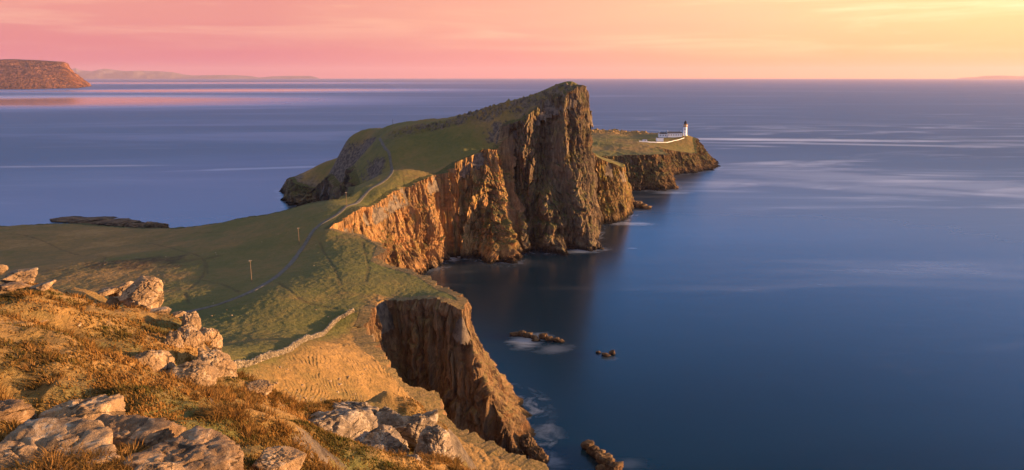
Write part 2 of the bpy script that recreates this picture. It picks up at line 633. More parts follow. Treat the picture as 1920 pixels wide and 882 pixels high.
road = densify(road_c, 1.5)
crest = np.array([P(*a)[:2] for a in [(1080, 153, 515), (1050, 158, 520), (1000, 178, 530), (950, 192, 538), (900, 207, 545), (800, 232, 547), (737, 243, 545)]])
trails = [densify([hit(tpsB, a, b, 150, 620) for a, b in tr], 3.0) for tr in (
    [(20, 438), (70, 448), (120, 470), (165, 480), (196, 482), (186, 494), (140, 508), (95, 524)],
    [(275, 455), (330, 468), (375, 482), (384, 500), (378, 520), (350, 545)], [(384, 486), (390, 515)], [(345, 548), (356, 572)],
    [(520, 530), (560, 560), (610, 575), (640, 578)], [(600, 455), (625, 500), (640, 540)], [(680, 455), (690, 500), (685, 530)],
    [(380, 525), (420, 535), (450, 548)], [(280, 452), (350, 440), (420, 436)])]
slope_poly = [P(*a)[:2] for a in [(440, 695, 110), (560, 645, 150), (663, 587, 200), (700, 560, 225), (760, 570, 220), (730, 640, 192), (800, 690, 160), (960, 800, 140), (1300, 980, 116)]] + [np.array((-20, 70)), np.array((-60, 85))]


def landB(x, y, full=False):
    z = tpsB(x, y)
    rd = dist_poly(x, y, road)
    k = smooth(rd, 1.5, 7)
    sl = smooth(sdist(x, y, slope_poly), 3, -5)
    # turf relief
    n = fbm2(x, y, 22, 4)*(0.26+.3*smooth(y, 330, 420)) + fbm2(x+90, y, 4.5, 3)*0.13 + fbm2(x, y+33, 1.6, 2)*.09
    # crest scarp: stepped ground on the north-western brow
    hs = .35*smooth(y, 445, 480)*smooth(z, 58, 70)*smooth(dist_poly(x, y, crest), 2, 14)*(.2+.8*smooth(x, -110, -50))
    n = n + hs*(fbm2(x, y, 30, 5, .6)*2.0 + np.abs(fbm2(x+50, y-20, 11, 4, .6))*2.2)
    cd = dist_poly(x, y, crest)
    n = n + smooth(cd, 36, 26)*smooth(cd, 3, 10)*(y < 548)*smooth(x, -115, -70)*(np.abs(fbm2(x, y, 6, 4, .6))*3.2-1.0)
    # sheep terracettes
    wq = fbm2(x+200, y, 14, 3)*2.0 + fbm2(x, y+70, 5, 2)*.6
    ph = z/.5 + wq
    saw = (ph-np.floor(ph))
    saw = np.where(saw < .8, saw/.8, (1-saw)/.2)
    n = n + saw*(0.15*sl + 0.20*smooth(y, 380, 430)*(1-sl))*np.clip(0.55+1.3*fbm2(x, y-300, 7, 3), .0, 1.2)
    n = n + sl*(fbm2(x, y+11, 3.2, 3, .6)*.16 + np.maximum(0, fbm2(x+7, y, 1.5, 2))*.12)
    z = z + n*k
    tr = np.full(np.shape(x), 1e3)
    for tt in trails:
        tr = np.minimum(tr, dist_poly(x, y, tt))
    cut = smooth(tr + fbm2(x, y, 6, 2)*.5, 1.0, .1)
    z = z - 0.10*cut*k
    if full:
        return z, rd, sl, cut
    return z


def polar_sheet(name, material, fn, a0, a1, na, r0, r1, nr, poly, drop, cut, lip=0.5, rpow=1.0):
    """ground sheet, finer close to the viewpoint, falling away outside its outline"""
    az = np.radians(np.linspace(a0, a1, na))
    r = r0*(r1/r0)**(np.linspace(0, 1, nr)**rpow)
    A, R = np.meshgrid(az, r)
    x = R*np.sin(A); y = R*np.cos(A)
    d = sdist(x, y, poly)
    res = fn(x, y, True)
    z = res[0] - drop*np.maximum(0, d+lip)
    ok = d < cut
    keep = ok[:-1, :-1] | ok[1:, 1:] | ok[:-1, 1:] | ok[1:, :-1]
    f = grid_faces(nr, na, keep)[:, ::-1]
    v = np.stack([x, y, z], -1).reshape(-1, 3)
    v, f, at = compact(v, f, res[1])
    return mesh_obj(name, v, f, material, attrs=at)


def fnB(x, y, full=True):
    z, rd, sl, cut = landB(x, y, True)
    dry = .36 + .30*fbm2(x, y, 60, 3) + .12*fbm2(x, y, 9, 3) + .46*sl + .34*smooth(x, -90, -240) - .22*smooth(x, -75, -45)*(1-sl)*smooth(y, 330, 300)
    dry = dry + .25*smooth(rd, 60, 20)*0 + .15*smooth(z, 70, 90)
    cd = dist_poly(x, y, crest)
    band = smooth(cd + fbm2(x, y, 12, 3)*5, 34, 24)*smooth(cd + fbm2(x+30, y, 10, 3)*4, 6, 12)*(y < 546)*smooth(x, -115, -70)
    edge = smooth(sdist(x, y, polyB) + fbm2(x, y, 18, 4)*7, -14, -4)*smooth(y, 520, 580)*smooth(x, -85, -120)
    rock = np.maximum(band*smooth(fbm2(x, y, 7, 4, .6), -.5, .15), edge)
    bog = smooth(np.hypot((x+175)/34, (y-305)/16)+fbm2(x, y, 12, 3)*.5, 1.0, .5)
    soil = np.maximum(np.clip(cut*.45, 0, 1), bog*.7)
    return z, {'dry': dry, 'soil': soil, 'rock': rock}


# ------------------------------------------------------------------ cliffs
def resample_rows(stations, step):
    """stations: (top xyz, base xyz, amp) -> dense rows"""
    T = np.array([np.concatenate([s[0], s[1], [s[2], s[3] if len(s) > 3 else 0.0]]) for s in stations], float)
    mid = (T[:, :2]+T[:, 3:5])/2
    dl = np.maximum(np.linalg.norm(np.diff(T[:, :2], axis=0), axis=1), np.linalg.norm(np.diff(T[:, 3:5], axis=0), axis=1))
    L = np.concatenate([[0], np.cumsum(np.maximum(dl, .5))])
    s = np.arange(0, L[-1], step)
    return np.stack([np.interp(s, L, T[:, k]) for k in range(8)], 1)


def gauss_smooth(a, n):
    if n < 1:
        return a
    k = np.exp(-np.linspace(-2, 2, 2*n+1)**2); k /= k.sum()
    p = np.concatenate([np.repeat(a[:1], n, 0), a, np.repeat(a[-1:], n, 0)])
    return np.stack([np.convolve(p[:, i], k, 'valid') for i in range(a.shape[1])], 1)


def curtain(name, material, stations, topfn, step, vstep, amp=1.0, scale=1.0, flare=1.5, smooth_m=3.0, lipin=5.0, seed=0.0, zlow=-3.0, ribs=()):
    R = resample_rows(stations, step)
    R = gauss_smooth(R, max(1, int(smooth_m/step)))
    top = R[:, :3].copy(); base = R[:, 3:6]; am = R[:, 6]*amp
    tan = np.gradient(top[:, :2]*.5+base[:, :2]*.5, axis=0)
    tan = gauss_smooth(tan, max(1, int(4*smooth_m/step)))
    tan /= np.linalg.norm(tan, axis=1)[:, None]+1e-9
    nrm = np.stack([tan[:, 1], -tan[:, 0]], 1)
    hmax = np.max(top[:, 2]) + 4
    nv = max(12, int(hmax/vstep))
    v = np.linspace(0, 1, nv)
    if topfn is not None:
        top[:, 2] = topfn(top[:, 0], top[:, 1])
    Vv = v[None, :]
    s = Vv**flare
    x = top[:, 0, None]*(1-s)+base[:, 0, None]*s
    y = top[:, 1, None]*(1-s)+base[:, 1, None]*s
    z = top[:, 2, None]*(1-Vv) + zlow*Vv
    q = scale
    ox, oy = x+seed, y-seed*2
    r1 = 1-np.abs(fbm3(ox, oy, z*.16, 34*q, 2))*2
    r2 = 1-np.abs(fbm3(ox+40, oy, z*.14+9, 12*q, 2))*2
    wob = fbm3(ox, oy, z, 14*q, 2)*2.0*q
    r3 = 1-np.abs(pn3((ox+wob)/(4.6*q), (oy+wob)/(4.6*q), z*.10/(4.6*q)))*2.2
    f1 = fbm3(ox, oy, z*.3, 5*q, 3, .6)
    f2 = fbm3(ox, oy, z*.8, 1.6*q, 2, .6)
    st = pn3(ox/(40*q), oy/(40*q), (z+ox*.08)/(3.2*q))
    led = pn3(ox/(18*q), oy/(18*q), (z+oy*.1)/(9*q))
    r4 = 1-np.abs(fbm3(ox*1.0+wob*.3, oy, z*.13, 2.1*q, 2, .6))*2.4
    wz = z + ox*.15
    if q < 3:
        v1, e1 = cells((ox+wob)/(8*q), (oy+wob*.7)/(8*q), wz*.030/q)
        v2, e2 = cells((ox+wob*.6)/(3.3*q), (oy-wob*.6)/(3.3*q), wz*.036/q)
        v3, e3 = cells(ox/(1.5*q), oy/(1.5*q), wz*.09/q)
        col_ = (v1-.5)*4.2*smooth(e1, 0, .10) - (1-smooth(e1, 0, .14))*1.3 + (v2-.5)*2.6 - (1-smooth(e2, 0, .16))*.9 + (v3-.5)*.6
    else:
        col_ = 0
    r4 = -np.abs(fbm3(ox*1.0+wob*.3, oy, z*.13, 2.1*q, 2, .6))*1.8
    d = (r1*5.2 + r2*2.6 + r3*.8 + r4*.5 + f1*.9 + f2*.5 + st*.6 + led*1.4 + col_)*q*am[:, None]
    sf = np.linspace(0, 1, len(R))[:, None]*np.ones_like(Vv)
    for s0, s1, wd, a0_, a1_ in ribs:
        cc = s0+(s1-s0)*Vv + fbm3(ox*0, oy*0+s0*90, z, 20*q, 2)*.012
        d = d + (a0_+(a1_-a0_)*Vv)*np.clip(1-np.abs(sf-cc)/wd, 0, 1)**1.15
    d = d - (0.5*q*am)[:, None]
    d = d*(0.8+0.2*smooth(Vv, 0, .06)) + (1-smooth(Vv, 0, .1))*.8*q
    toe = np.maximum(0, fbm3(ox, oy, z*.2, 16*q, 2)+.05)*smooth(Vv, .6, 1)*9*q*am[:, None]
    d = d + toe
    x = x + nrm[:, 0, None]*d; y = y + nrm[:, 1, None]*d
    z = z + (f1*.5*q + st*.4*q)*smooth(Vv, 0, .06)
    z[:, 0] += .1
    # turf lip running back under the sheet
    lx = [top[:, 0]-nrm[:, 0]*k for k in (lipin, lipin*.4)]
    ly = [top[:, 1]-nrm[:, 1]*k for k in (lipin, lipin*.4)]
    if topfn is not None:
        lz = [topfn(a, b)-o for a, b, o in zip(lx, ly, (.5, -.08))]
    else:
        lz = [top[:, 2]-o for o in (.5*q, -.08)]
    x = np.concatenate([np.stack(lx, 1), x], 1); y = np.concatenate([np.stack(ly, 1), y], 1); z = np.concatenate([np.stack(lz, 1), z], 1)
    nr, nc = x.shape
    vv = np.stack([x, y, z], -1).reshape(-1, 3)
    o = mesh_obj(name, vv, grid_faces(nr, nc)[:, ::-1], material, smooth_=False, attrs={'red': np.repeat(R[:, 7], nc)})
    tag(o, kind='structure')
    return o


def out(top, i, tops, dist):
    """base of a cliff: dist metres seaward of its top"""
    a = tops[max(0, i-1)][:2]; b = tops[min(len(tops)-1, i+1)][:2]
    t = (b-a)/(np.linalg.norm(b-a)+1e-9)
    return np.array((top[0]+t[1]*dist, top[1]-t[0]*dist, 0.0))


def stations(spec):
    tops = [np.asarray(s[0], float) for s in spec]
    r = []
    for i, s in enumerate(spec):
        b = s[1]
        base = out(tops[i], i, tops, b) if np.isscalar(b) else np.array((b[0], b[1], 0.0))
        r.append((tops[i], base, s[2] if len(s) > 2 else 1.0, s[3] if len(s) > 3 else 0.0))
    return r


near_edge = [(P(1200, 1000, 116), 22, .6), (P(1000, 880, 130), 18, .6), (P(900, 830, 138), 16, .6), (P(830, 790, 145), 12, .6), (P(740, 700, 160), 9, .6), (P(690, 655, 174), 6, .5),
             (P(672, 615, 192), (-39, 187), .4)]
nose = [(P(672, 615, 192), (-39, 187), .4), (P(690, 575, 207), (-37, 196), .6), (P(735, 560, 220), (-30, 206), .8), (P(800, 556, 218), (-21, 204), .8), (P(850, 565, 211), (-7, 201), .7),
        (P(866, 580, 206), (5, 197), .4), (P(862, 568, 216), (8, 209), .45), (P(830, 545, 233), (4, 238), .6), (P(790, 520, 253), 14, .7), (P(745, 505, 268), 12, .6), (P(700, 490, 277), 10, .6),
        (P(712, 460, 305), 9, .6), (P(680, 443, 320), 5, .5), (P(640, 437, 323), 4, .35), (P(613, 431, 327), 4, .25)]
bay = [(P(613, 431, 327), 4, .25), (P(640, 410, 347), 9, .5), (P(700, 385, 390), 12, .8), (P(760, 350, 425), 10, 1.0), (P(800, 333, 445), S(815, 500)[:2], 1.0), (P(820, 325, 457), S(838, 482)[:2], 1.0),
       (P(850, 308, 466), S(862, 476)[:2], 1.1), (P(880, 295, 470), S(890, 482)[:2], 1.2), (P(912, 281, 474), S(930, 490)[:2], 1.2), (P(930, 275, 488), S(952, 494)[:2], 1.2)]
main_f = [(P(930, 275, 488), S(952, 494)[:2], 1.2), (P(938, 255, 496), S(962, 476)[:2], 1.2), (P(950, 238, 496), S(975, 468)[:2], 1.3), (P(985, 222, 495), S(1000, 470)[:2], 1.4), (P(1010, 200, 496), S(1035, 472)[:2], 1.4), (P(1036, 185, 498), S(1058, 467)[:2], 1.4),
          (P(1058, 175, 499), S(1082, 465)[:2], 1.2), (P(1076, 165, 501), S(1100, 463)[:2], .9), (P(1086, 172, 507), S(1108, 456)[:2], .7),
          ((54, 530, 98), (66, 532), .8), ((56, 548, 98), (70, 556), .8)]
back = [((62, 548, 98), (76, 556), 1.0), ((40, 575, 98), 18, 1.0), ((-20, 605, 82), 15, 1.0), ((-80, 655, 62), 15, 1.0), ((-130, 735, 25), 12, 1.0), ((-190, 772, 15), 8, .8), ((-243, 738, 14), 6, .8)]
spur = [((-243, 738, 14), 6, .8), (P(553, 345, 664), S(543, 387)[:2], .9), (P(575, 347, 658), S(575, 390)[:2], .9), (P(600, 350, 652), S(610, 384)[:2], .9), (P(650, 362, 588), 14, .8), (P(672, 361, 478), 12, .8), (P(655, 367, 402), 8, .6)]
west = [(P(655, 367, 402), 8, .6), (P(620, 376, 388), 16, .6), (P(540, 393, 393), 18, .6), (P(450, 410, 401), 18, .6), (P(310, 428, 430), 14, .6), (P(150, 421, 470), 12, .6), (P(0, 425, 452), 12, .6),
        (P(-200, 430, 440), 12, .6), ((-460, 420, 8), 12, .6)]
polyB = []
for seg in (near_edge, nose, bay, main_f, back, spur, west):
    for s in seg:
        p = np.asarray(s[0], float)[:2]
        if not polyB or np.linalg.norm(p-polyB[-1]) > .5:
            polyB.append(p)
polyB += [np.array(a, float) for a in [(-460, 150), (-120, 60), (0, 48), (45, 80)]]
polyB = np.array(polyB)

SHORES = [stations(q) for q in (nose, bay, main_f, spur, C_spec0, D_spec0)] if False else [stations(q) for q in (nose, bay, main_f, spur)]
o = polar_sheet('grassland', M_ground, fnB, -52, 14, 1400, 62, 800, 1200, polyB, 3.0, 2.5)
tag(o, kind='structure')
lf = lambda x, y: landB(x, y)
curtain('cliff', M_near, stations(near_edge), lf, .5, .5, flare=1.3)
curtain('cliff', M_near, stations(nose), lf, .26, .26, flare=1.4, scale=.66, amp=1.25, smooth_m=1.6, lipin=3, seed=31)
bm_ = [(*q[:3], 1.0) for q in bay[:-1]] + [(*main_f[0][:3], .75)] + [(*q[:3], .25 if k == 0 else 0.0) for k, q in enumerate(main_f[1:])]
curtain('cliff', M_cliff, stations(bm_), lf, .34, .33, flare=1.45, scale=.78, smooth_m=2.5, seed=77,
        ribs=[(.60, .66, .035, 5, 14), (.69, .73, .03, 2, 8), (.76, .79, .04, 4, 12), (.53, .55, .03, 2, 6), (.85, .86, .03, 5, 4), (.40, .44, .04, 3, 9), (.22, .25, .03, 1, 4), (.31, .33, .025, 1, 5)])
curtain('cliff', M_cliff, stations(back), lf, 1.2, 1.2)
curtain('cliff', M_cliff, stations(spur), lf, .5, .4, flare=1.2, scale=.8)
curtain('cliff', M_cliff, stations(west), lf, 1.0, 1.0)

# ---------------------------- buttress behind the headland and the lighthouse point
D_spec = [((52, 560, 60), (48, 545), .8), (P(1108, 287, 576), (68, 558), .8), (P(1122, 301, 580), S(1120, 420)[:2], .8), (P(1142, 308, 583), S(1142, 419)[:2], .8), (P(1164, 319, 588), S(1167, 415)[:2], .6),
          (P(1168, 318, 600), S(1178, 402)[:2], .6), (P(1168, 312, 640), (116, 640), .8), ((95, 680, 40), 12, .8), ((50, 690, 45), 12, .8), ((25, 620, 60), 8, .8)]
D_ctrl = [P(1108, 287, 576), P(1130, 301, 580), P(1150, 308, 583), P(1176, 319, 588), P(1178, 316, 620), np.array((40, 600, 70.)), np.array((50, 690, 45.)), np.array((95, 680, 40.)), np.array((52, 560, 64.))]
C_ctrl = [P(*a) for a in [(1140, 293, 752), (1200, 291, 756), (1240, 290, 760), (1246, 288, 790), (1228, 275, 850), (1262, 283, 878), (1300, 290, 890), (1306, 286, 905),
                          (1300, 258, 948), (1285, 254.5, 940), (1262, 256, 940), (1240, 260, 930), (1215, 265, 915), (1200, 281, 810), (1120, 275, 830), (1110, 255, 980), (1150, 254, 990), (1200, 257, 985), (1105, 247, 1070), (1180, 250, 1060), (1250, 252, 1010), (1150, 287, 775)]]
C_ctrl += [np.array(a, float) for a in [(60, 760, 40), (60, 900, 44), (60, 1090, 38), (200, 1090, 32), (268, 1020, 22), (282, 970, 20)]]
tpsC, tpsD = TPS(C_ctrl), TPS(D_ctrl)


def landC(x, y, full=False):
    z = tpsC(x, y) + fbm2(x, y, 30, 4)*.9*smooth(np.hypot(x-215, y-935), 45, 80) + fbm2(x, y, 6, 2)*.3 + smooth(y, 1000, 1045)*np.abs(fbm2(x, y, 14, 4, .6))*4.0
    return (z, {'dry': .42+.3*fbm2(x, y, 60, 3)+.4*smooth(y, 960, 1020)-.1*smooth(y, 800, 780), 'soil': np.zeros_like(x)}) if full else z


def landD(x, y, full=False):
    z = tpsD(x, y) + fbm2(x, y, 14, 4)*.6
    return (z, {'dry': .35+.3*fbm2(x, y, 30, 3), 'soil': np.zeros_like(x)}) if full else z


C_spec = [((40, 745, 40), (38, 735), 1.), (P(1140, 293, 752), S(1142, 358)[:2], .8), (P(1180, 292, 755), S(1182, 357)[:2], .9), (P(1215, 291, 757), S(1218, 357)[:2], .9), (P(1240, 290, 760), S(1248, 358)[:2], .7),
          (P(1250, 292, 775), S(1264, 352)[:2], .7), (P(1246, 287, 800), S(1258, 340)[:2], .7), (P(1232, 276, 845), S(1250, 332)[:2], .7), (P(1246, 279, 866), S(1270, 328)[:2], .6), (P(1266, 284, 880), S(1285, 326)[:2], .6), (P(1298, 290, 894), S(1304, 325)[:2], .6),
          (P(1306, 290, 904), S(1312, 322)[:2], .6), (P(1301, 270, 930), S(1328, 320)[:2], 1.0), (P(1302, 262, 952), S(1341, 316)[:2], 1.0), ((268, 985, 25), (296, 985), 1.), ((262, 1045, 22), 16, 1.), ((200, 1100, 34), 14, 1.), ((120, 1110, 40), 14, 1.), ((40, 1110, 42), 14, 1.), ((0, 900, 42), 14, 1.)]
for nm, mt, fn, spec, stp, a0, a1, r0, r1, na, nr, sc_ in (
        ('plateau', M_ground, landC, C_spec, .6, -1, 19, 730, 1150, 560, 420, .75), ('buttress_top', M_ground, landD, D_spec, .4, 1, 12, 540, 720, 300, 200, .6)):
    st_ = stations(spec)
    SHORES.append(st_)
    poly = np.array([np.asarray(s[0])[:2] for s in st_])
    o = polar_sheet(nm, mt, fn, a0, a1, na, r0, r1, nr, poly, 3.0, 3.0)
    tag(o, kind='structure')
    curtain('cliff', M_far if nm == 'plateau' else cliff_material('buttress_rock', (1.25, 1.1, .75), 1.0), st_ + st_[:1], lambda x, y, f=fn: f(x, y), stp, stp, scale=sc_, flare=1.3, smooth_m=2.0, seed=12 if nm == 'plateau' else 55)

# ---------------------------- headland far across the bay
W_spec = []
for px, py, Y, bx, by in [(-260, 118, 9200, -240, 168), (-60, 116, 9300, -40, 168), (40, 114, 9300, 40, 168), (90, 116, 9200, 90, 167), (110, 118, 9150, 134, 166), (120, 119, 9300, 168, 162)]:
    W_spec.append((P(px, py, Y), tuple(S(bx, by)[:2]), 1.0))
W_spec += [((-6850, 10400, 250), (-6750, 10600), 1.), ((-7500, 10800, 250), (-7500, 11000), 1.), ((-9500, 10200, 250), (-9900, 10200), 1.)]
st_ = stations(W_spec)
poly = np.array([np.asarray(s[0])[:2] for s in st_])
tpsW = TPS([s[0] for s in st_] + [P(0, 112, 9700), P(60, 112, 9700), P(110, 116, 9500)], s=5000)


def landW(x, y, full=False):
    z = tpsW(x, y) + fbm2(x, y, 500, 4)*8
    return (z, {'dry': .6+.3*fbm2(x, y, 700, 3), 'soil': .8+0*x}) if full else z


o = polar_sheet('headland', plain('moor', (.055, .032, .02), .95, .35, .004), landW, -48, -28, 200, 9000, 15000, 90, poly, 3.0, 60.0)
tag(o, kind='structure')
curtain('cliff', cliff_material('far_headland_rock', (1.25, .72, .5), 0.0, .05, False), st_ + st_[:1], lambda x, y: landW(x, y), 14, 9, scale=9, amp=.7, flare=1.25, smooth_m=60, lipin=80, seed=500, zlow=-5)

# ---------------------------- distant hills and low islands
M_hills = plain('distant_moor', (.10, .085, .07), .95, .3, .0004)


def far_ridge(name, prof, Y, depth, rough, seed):
    px = np.linspace(prof[0][0], prof[-1][0], 400)
    py = np.interp(px, [p[0] for p in prof], [p[1] for p in prof])
    rows = []
    cr = np.array([P(a, b, Y) for a, b in zip(px, py)])
    cr[:, 2] = np.maximum(cr[:, 2], 1)
    for k in np.linspace(-1, 1, 41):
        f = (1-abs(k))**.8
        yy = cr[:, 1]*(1+k*depth/Y); xx = cr[:, 0]*(1+k*depth/Y)
        n = fbm2(xx+seed, yy, depth*.5, 5, .55)*rough*(1-f)*f*3
        rows.append(np.stack([xx, yy, cr[:, 2]*np.clip(f+n, 0, 1.0)-12*(abs(k) > .99)], 1))
    v = np.array(rows)
    return tag(mesh_obj(name, v.reshape(-1, 3), grid_faces(41, 400), M_hills), kind='structure')


YF = 46000
far_ridge('hills', [(120, 146), (132, 130), (142, 128), (150, 132), (172, 134), (185, 131), (198, 129), (212, 131), (240, 134), (265, 133), (300, 134), (325, 136), (345, 140), (365, 142), (400, 141), (440, 141), (470, 143), (490, 146)], YF, 3500, .7, 0)
far_ridge('hills', [(485, 146), (510, 143.5), (540, 142.5), (580, 142.5), (592, 144.5), (598, 147)], YF, 1500, .3, 4000)
far_ridge('hills', [(1795, 146.5), (1810, 145.6), (1830, 144.8), (1845, 142.6), (1880, 142), (1910, 143), (1990, 142), (2060, 147)], 44000, 1500, .4, 9000)

# ------------------------------------------------------------------ sea
m, t = mat('sea_water')
pos = t.n('ShaderNodeNewGeometry').outputs['Position']
sx, sy, sz = t.n('ShaderNodeSeparateXYZ', ins={0: pos}).outputs


def ellipse(c, r, rot, soft=0.6, warp=0.35, wscale=.01):
    mp = t.n('ShaderNodeVectorMath', operation='SUBTRACT', ins={0: pos, 1: (c[0], c[1], 0)}).outputs[0]
    mp = t.mapping(mp, rot=(0, 0, -rot))
    mp = t.n('ShaderNodeVectorMath', operation='DIVIDE', ins={0: mp, 1: (r[0], r[1], 1)}).outputs[0]
    ln = t.n('ShaderNodeVectorMath', operation='LENGTH', ins={0: mp}).outputs['Value']
    nn = t.noise(t.mapping(pos, scale=(wscale, wscale*2.5, 1), rot=(0, 0, -rot)), 1.0, 5, .6, .5)
    ln = t.math('ADD', ln, t.math('MULTIPLY', t.math('SUBTRACT', nn, .5), warp*2))
    return t.ss(ln, 1.0, 1.0-soft)


def add(*v):
    r = v[0]
    for q in v[1:]:
        r = t.math('ADD', r, q, clamp=True)
    return r


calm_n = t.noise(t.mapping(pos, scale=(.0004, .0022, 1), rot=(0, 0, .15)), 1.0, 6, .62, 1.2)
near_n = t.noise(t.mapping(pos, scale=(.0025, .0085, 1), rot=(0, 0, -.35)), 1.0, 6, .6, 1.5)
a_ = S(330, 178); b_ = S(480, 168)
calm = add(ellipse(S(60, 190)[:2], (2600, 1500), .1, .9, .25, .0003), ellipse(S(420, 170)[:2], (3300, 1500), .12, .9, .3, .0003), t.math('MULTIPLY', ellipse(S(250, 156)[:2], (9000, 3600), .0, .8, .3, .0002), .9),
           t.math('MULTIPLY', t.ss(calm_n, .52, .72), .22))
pale = t.math('MULTIPLY', add(ellipse(S(420, 170)[:2], (2600, 500), .12, .95, .35, .0004), t.math('MULTIPLY', ellipse(S(90, 182)[:2], (2200, 800), .1, .95, .3, .0004), .6)), .62)  # sky reflection and glint on calm water, painted in as pale colour
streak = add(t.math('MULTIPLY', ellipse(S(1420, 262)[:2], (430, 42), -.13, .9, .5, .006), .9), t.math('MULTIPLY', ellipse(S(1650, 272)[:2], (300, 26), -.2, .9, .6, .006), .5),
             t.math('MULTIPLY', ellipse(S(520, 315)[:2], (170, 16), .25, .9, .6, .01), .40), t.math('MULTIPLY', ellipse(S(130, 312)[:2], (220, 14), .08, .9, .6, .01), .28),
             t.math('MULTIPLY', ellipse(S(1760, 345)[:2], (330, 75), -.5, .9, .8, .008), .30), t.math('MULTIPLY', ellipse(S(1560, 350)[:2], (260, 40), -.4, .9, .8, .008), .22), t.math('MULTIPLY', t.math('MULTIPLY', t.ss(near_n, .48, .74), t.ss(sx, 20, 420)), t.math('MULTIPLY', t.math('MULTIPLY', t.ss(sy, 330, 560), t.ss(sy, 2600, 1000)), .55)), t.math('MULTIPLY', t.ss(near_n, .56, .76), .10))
foam = add(*[t.math('MULTIPLY', ellipse(S(px, py)[:2], (rx, ry), rot, 1.0, .7, .12), k) for px, py, rx, ry, rot, k in
             [(850, 482, 17, 12, .3, .8), (1100, 470, 22, 10, .3, .75), (1185, 420, 26, 10, 0, .7), (1262, 362, 30, 10, 0, .6), (985, 640, 11, 12, 0, .6), (1040, 655, 12, 8, .4, .25), (1012, 632, 10, 8, .2, .35), (1140, 672, 6, 4, 0, .12), (1030, 868, 7, 5, 0, .3), (945, 770, 5, 6, 0, .15), (1180, 870, 7, 5, .2, .1), (1188, 466, 7, 4, 0, .25)]])
deep = t.mix(t.ss(t.noise(t.mapping(pos, scale=(.002, .004, 1)), 1., 4, .5, 1.), .35, .65), (.0005, .014, .027), (.0008, .021, .040))
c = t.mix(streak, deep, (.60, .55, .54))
wash_n = t.noise(t.mapping(pos, scale=(.11, .11, 1)), 1., 5, .65, .8)
wash = t.math('MULTIPLY', t.math('MULTIPLY', attr(t, 'shore'), t.ss(wash_n, .44, .70)), .42)
foam = add(foam, wash)
c = t.mix(foam, c, (.42, .46, .54))
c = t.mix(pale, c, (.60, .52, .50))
dist_ = t.n('ShaderNodeVectorMath', operation='LENGTH', ins={0: pos}).outputs['Value']
ruff = t.mix(t.ss(dist_, 350, 1500), (.25, .25, .25), (.42, .42, .42))
rough = t.mix(calm, ruff, (.10, .10, .10))
rough = t.n('ShaderNodeSeparateColor', ins={0: rough}).outputs[0]
bw = t.noise(t.mapping(pos, scale=(.03, .09, 1), rot=(0, 0, -.3)), 1., 5, .6, .6)
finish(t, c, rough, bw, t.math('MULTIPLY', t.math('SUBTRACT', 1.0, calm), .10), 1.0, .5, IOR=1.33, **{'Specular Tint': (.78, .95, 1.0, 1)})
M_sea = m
azs = np.radians(np.concatenate([np.linspace(-60, 60, 800), np.linspace(60, 300, 61)[1:]]))
rr = np.concatenate([[.5, 40], 90*(1150/90)**np.linspace(0, 1, 380), [1500, 2500, 4000, 8000, 16000, 30000, 50500]])
A_, R_ = np.meshgrid(azs, rr)
vx, vy = R_*np.sin(A_), R_*np.cos(A_)
shore = np.full(vx.shape, 1e3)
zone = (R_ < 1200) & (R_ > 150) & (np.abs(A_) < 1.05)
for st2 in SHORES:
    pl = np.array([q[1][:2] for q in st2])
    shore[zone] = np.minimum(shore[zone], dist_poly(vx[zone], vy[zone], pl))
shore = smooth(shore, 13, 4)
fs4 = grid_faces(len(rr), len(azs))[:, ::-1]
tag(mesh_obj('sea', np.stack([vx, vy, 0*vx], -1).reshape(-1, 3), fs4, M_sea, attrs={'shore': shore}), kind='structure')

# ------------------------------------------------------------------ foreground hill
A_ctrl = [P(*a) for a in [(0, 875, 11.8), (240, 890, 12.3), (480, 880, 14.2), (0, 755, 15.8), (250, 765, 16.5), (480, 790, 19), (600, 880, 18), (750, 882, 24), (550, 770, 28), (700, 775, 33), (850, 882, 28), (835, 815, 32.5),
                          (450, 720, 27), (340, 730, 25), (200, 690, 20), (0, 640, 21), (100, 600, 27), (300, 600, 31), (0, 547, 36), (150, 550, 38), (250, 587, 36), (330, 592, 34), (640, 800, 29.5),
                          (-300, 545, 33), (-300, 700, 16), (440, 700, 28.5), (500, 725, 28.5), (400, 835, 16)]]
A_ctrl += [np.array((x, y, H-d)) for x, y, d in [(0, 0, 1.75), (-12, 0, 3.2), (0, 4, 5.0), (-8, 4, 5.6), (-4, 6, 6.4), (-8, 7.5, 7.2), (10, 2, 7), (15, 10, 12), (-40, 5, 6), (-16, 8, 6.5), (0, -15, -1), (-40, -15, 0), (14, 25, 18)]]
tpsA = TPS(A_ctrl, s=20.0, lam=1e-3)
polyA = [P(*a)[:2] for a in [(-700, 545, 30), (-300, 540, 35), (0, 543, 37.5), (150, 547, 39), (280, 562, 38), (345, 590, 34.5), (390, 640, 31), (440, 700, 29), (500, 722, 29), (548, 762, 29.5), (620, 764, 33), (720, 764, 36), (795, 782, 36), (840, 825, 34), (858, 882, 30), (900, 960, 27)]]
polyA += [np.array(a, float) for a in [(18, 10), (16, -15), (-70, -15)]]
polyA = np.array(polyA)


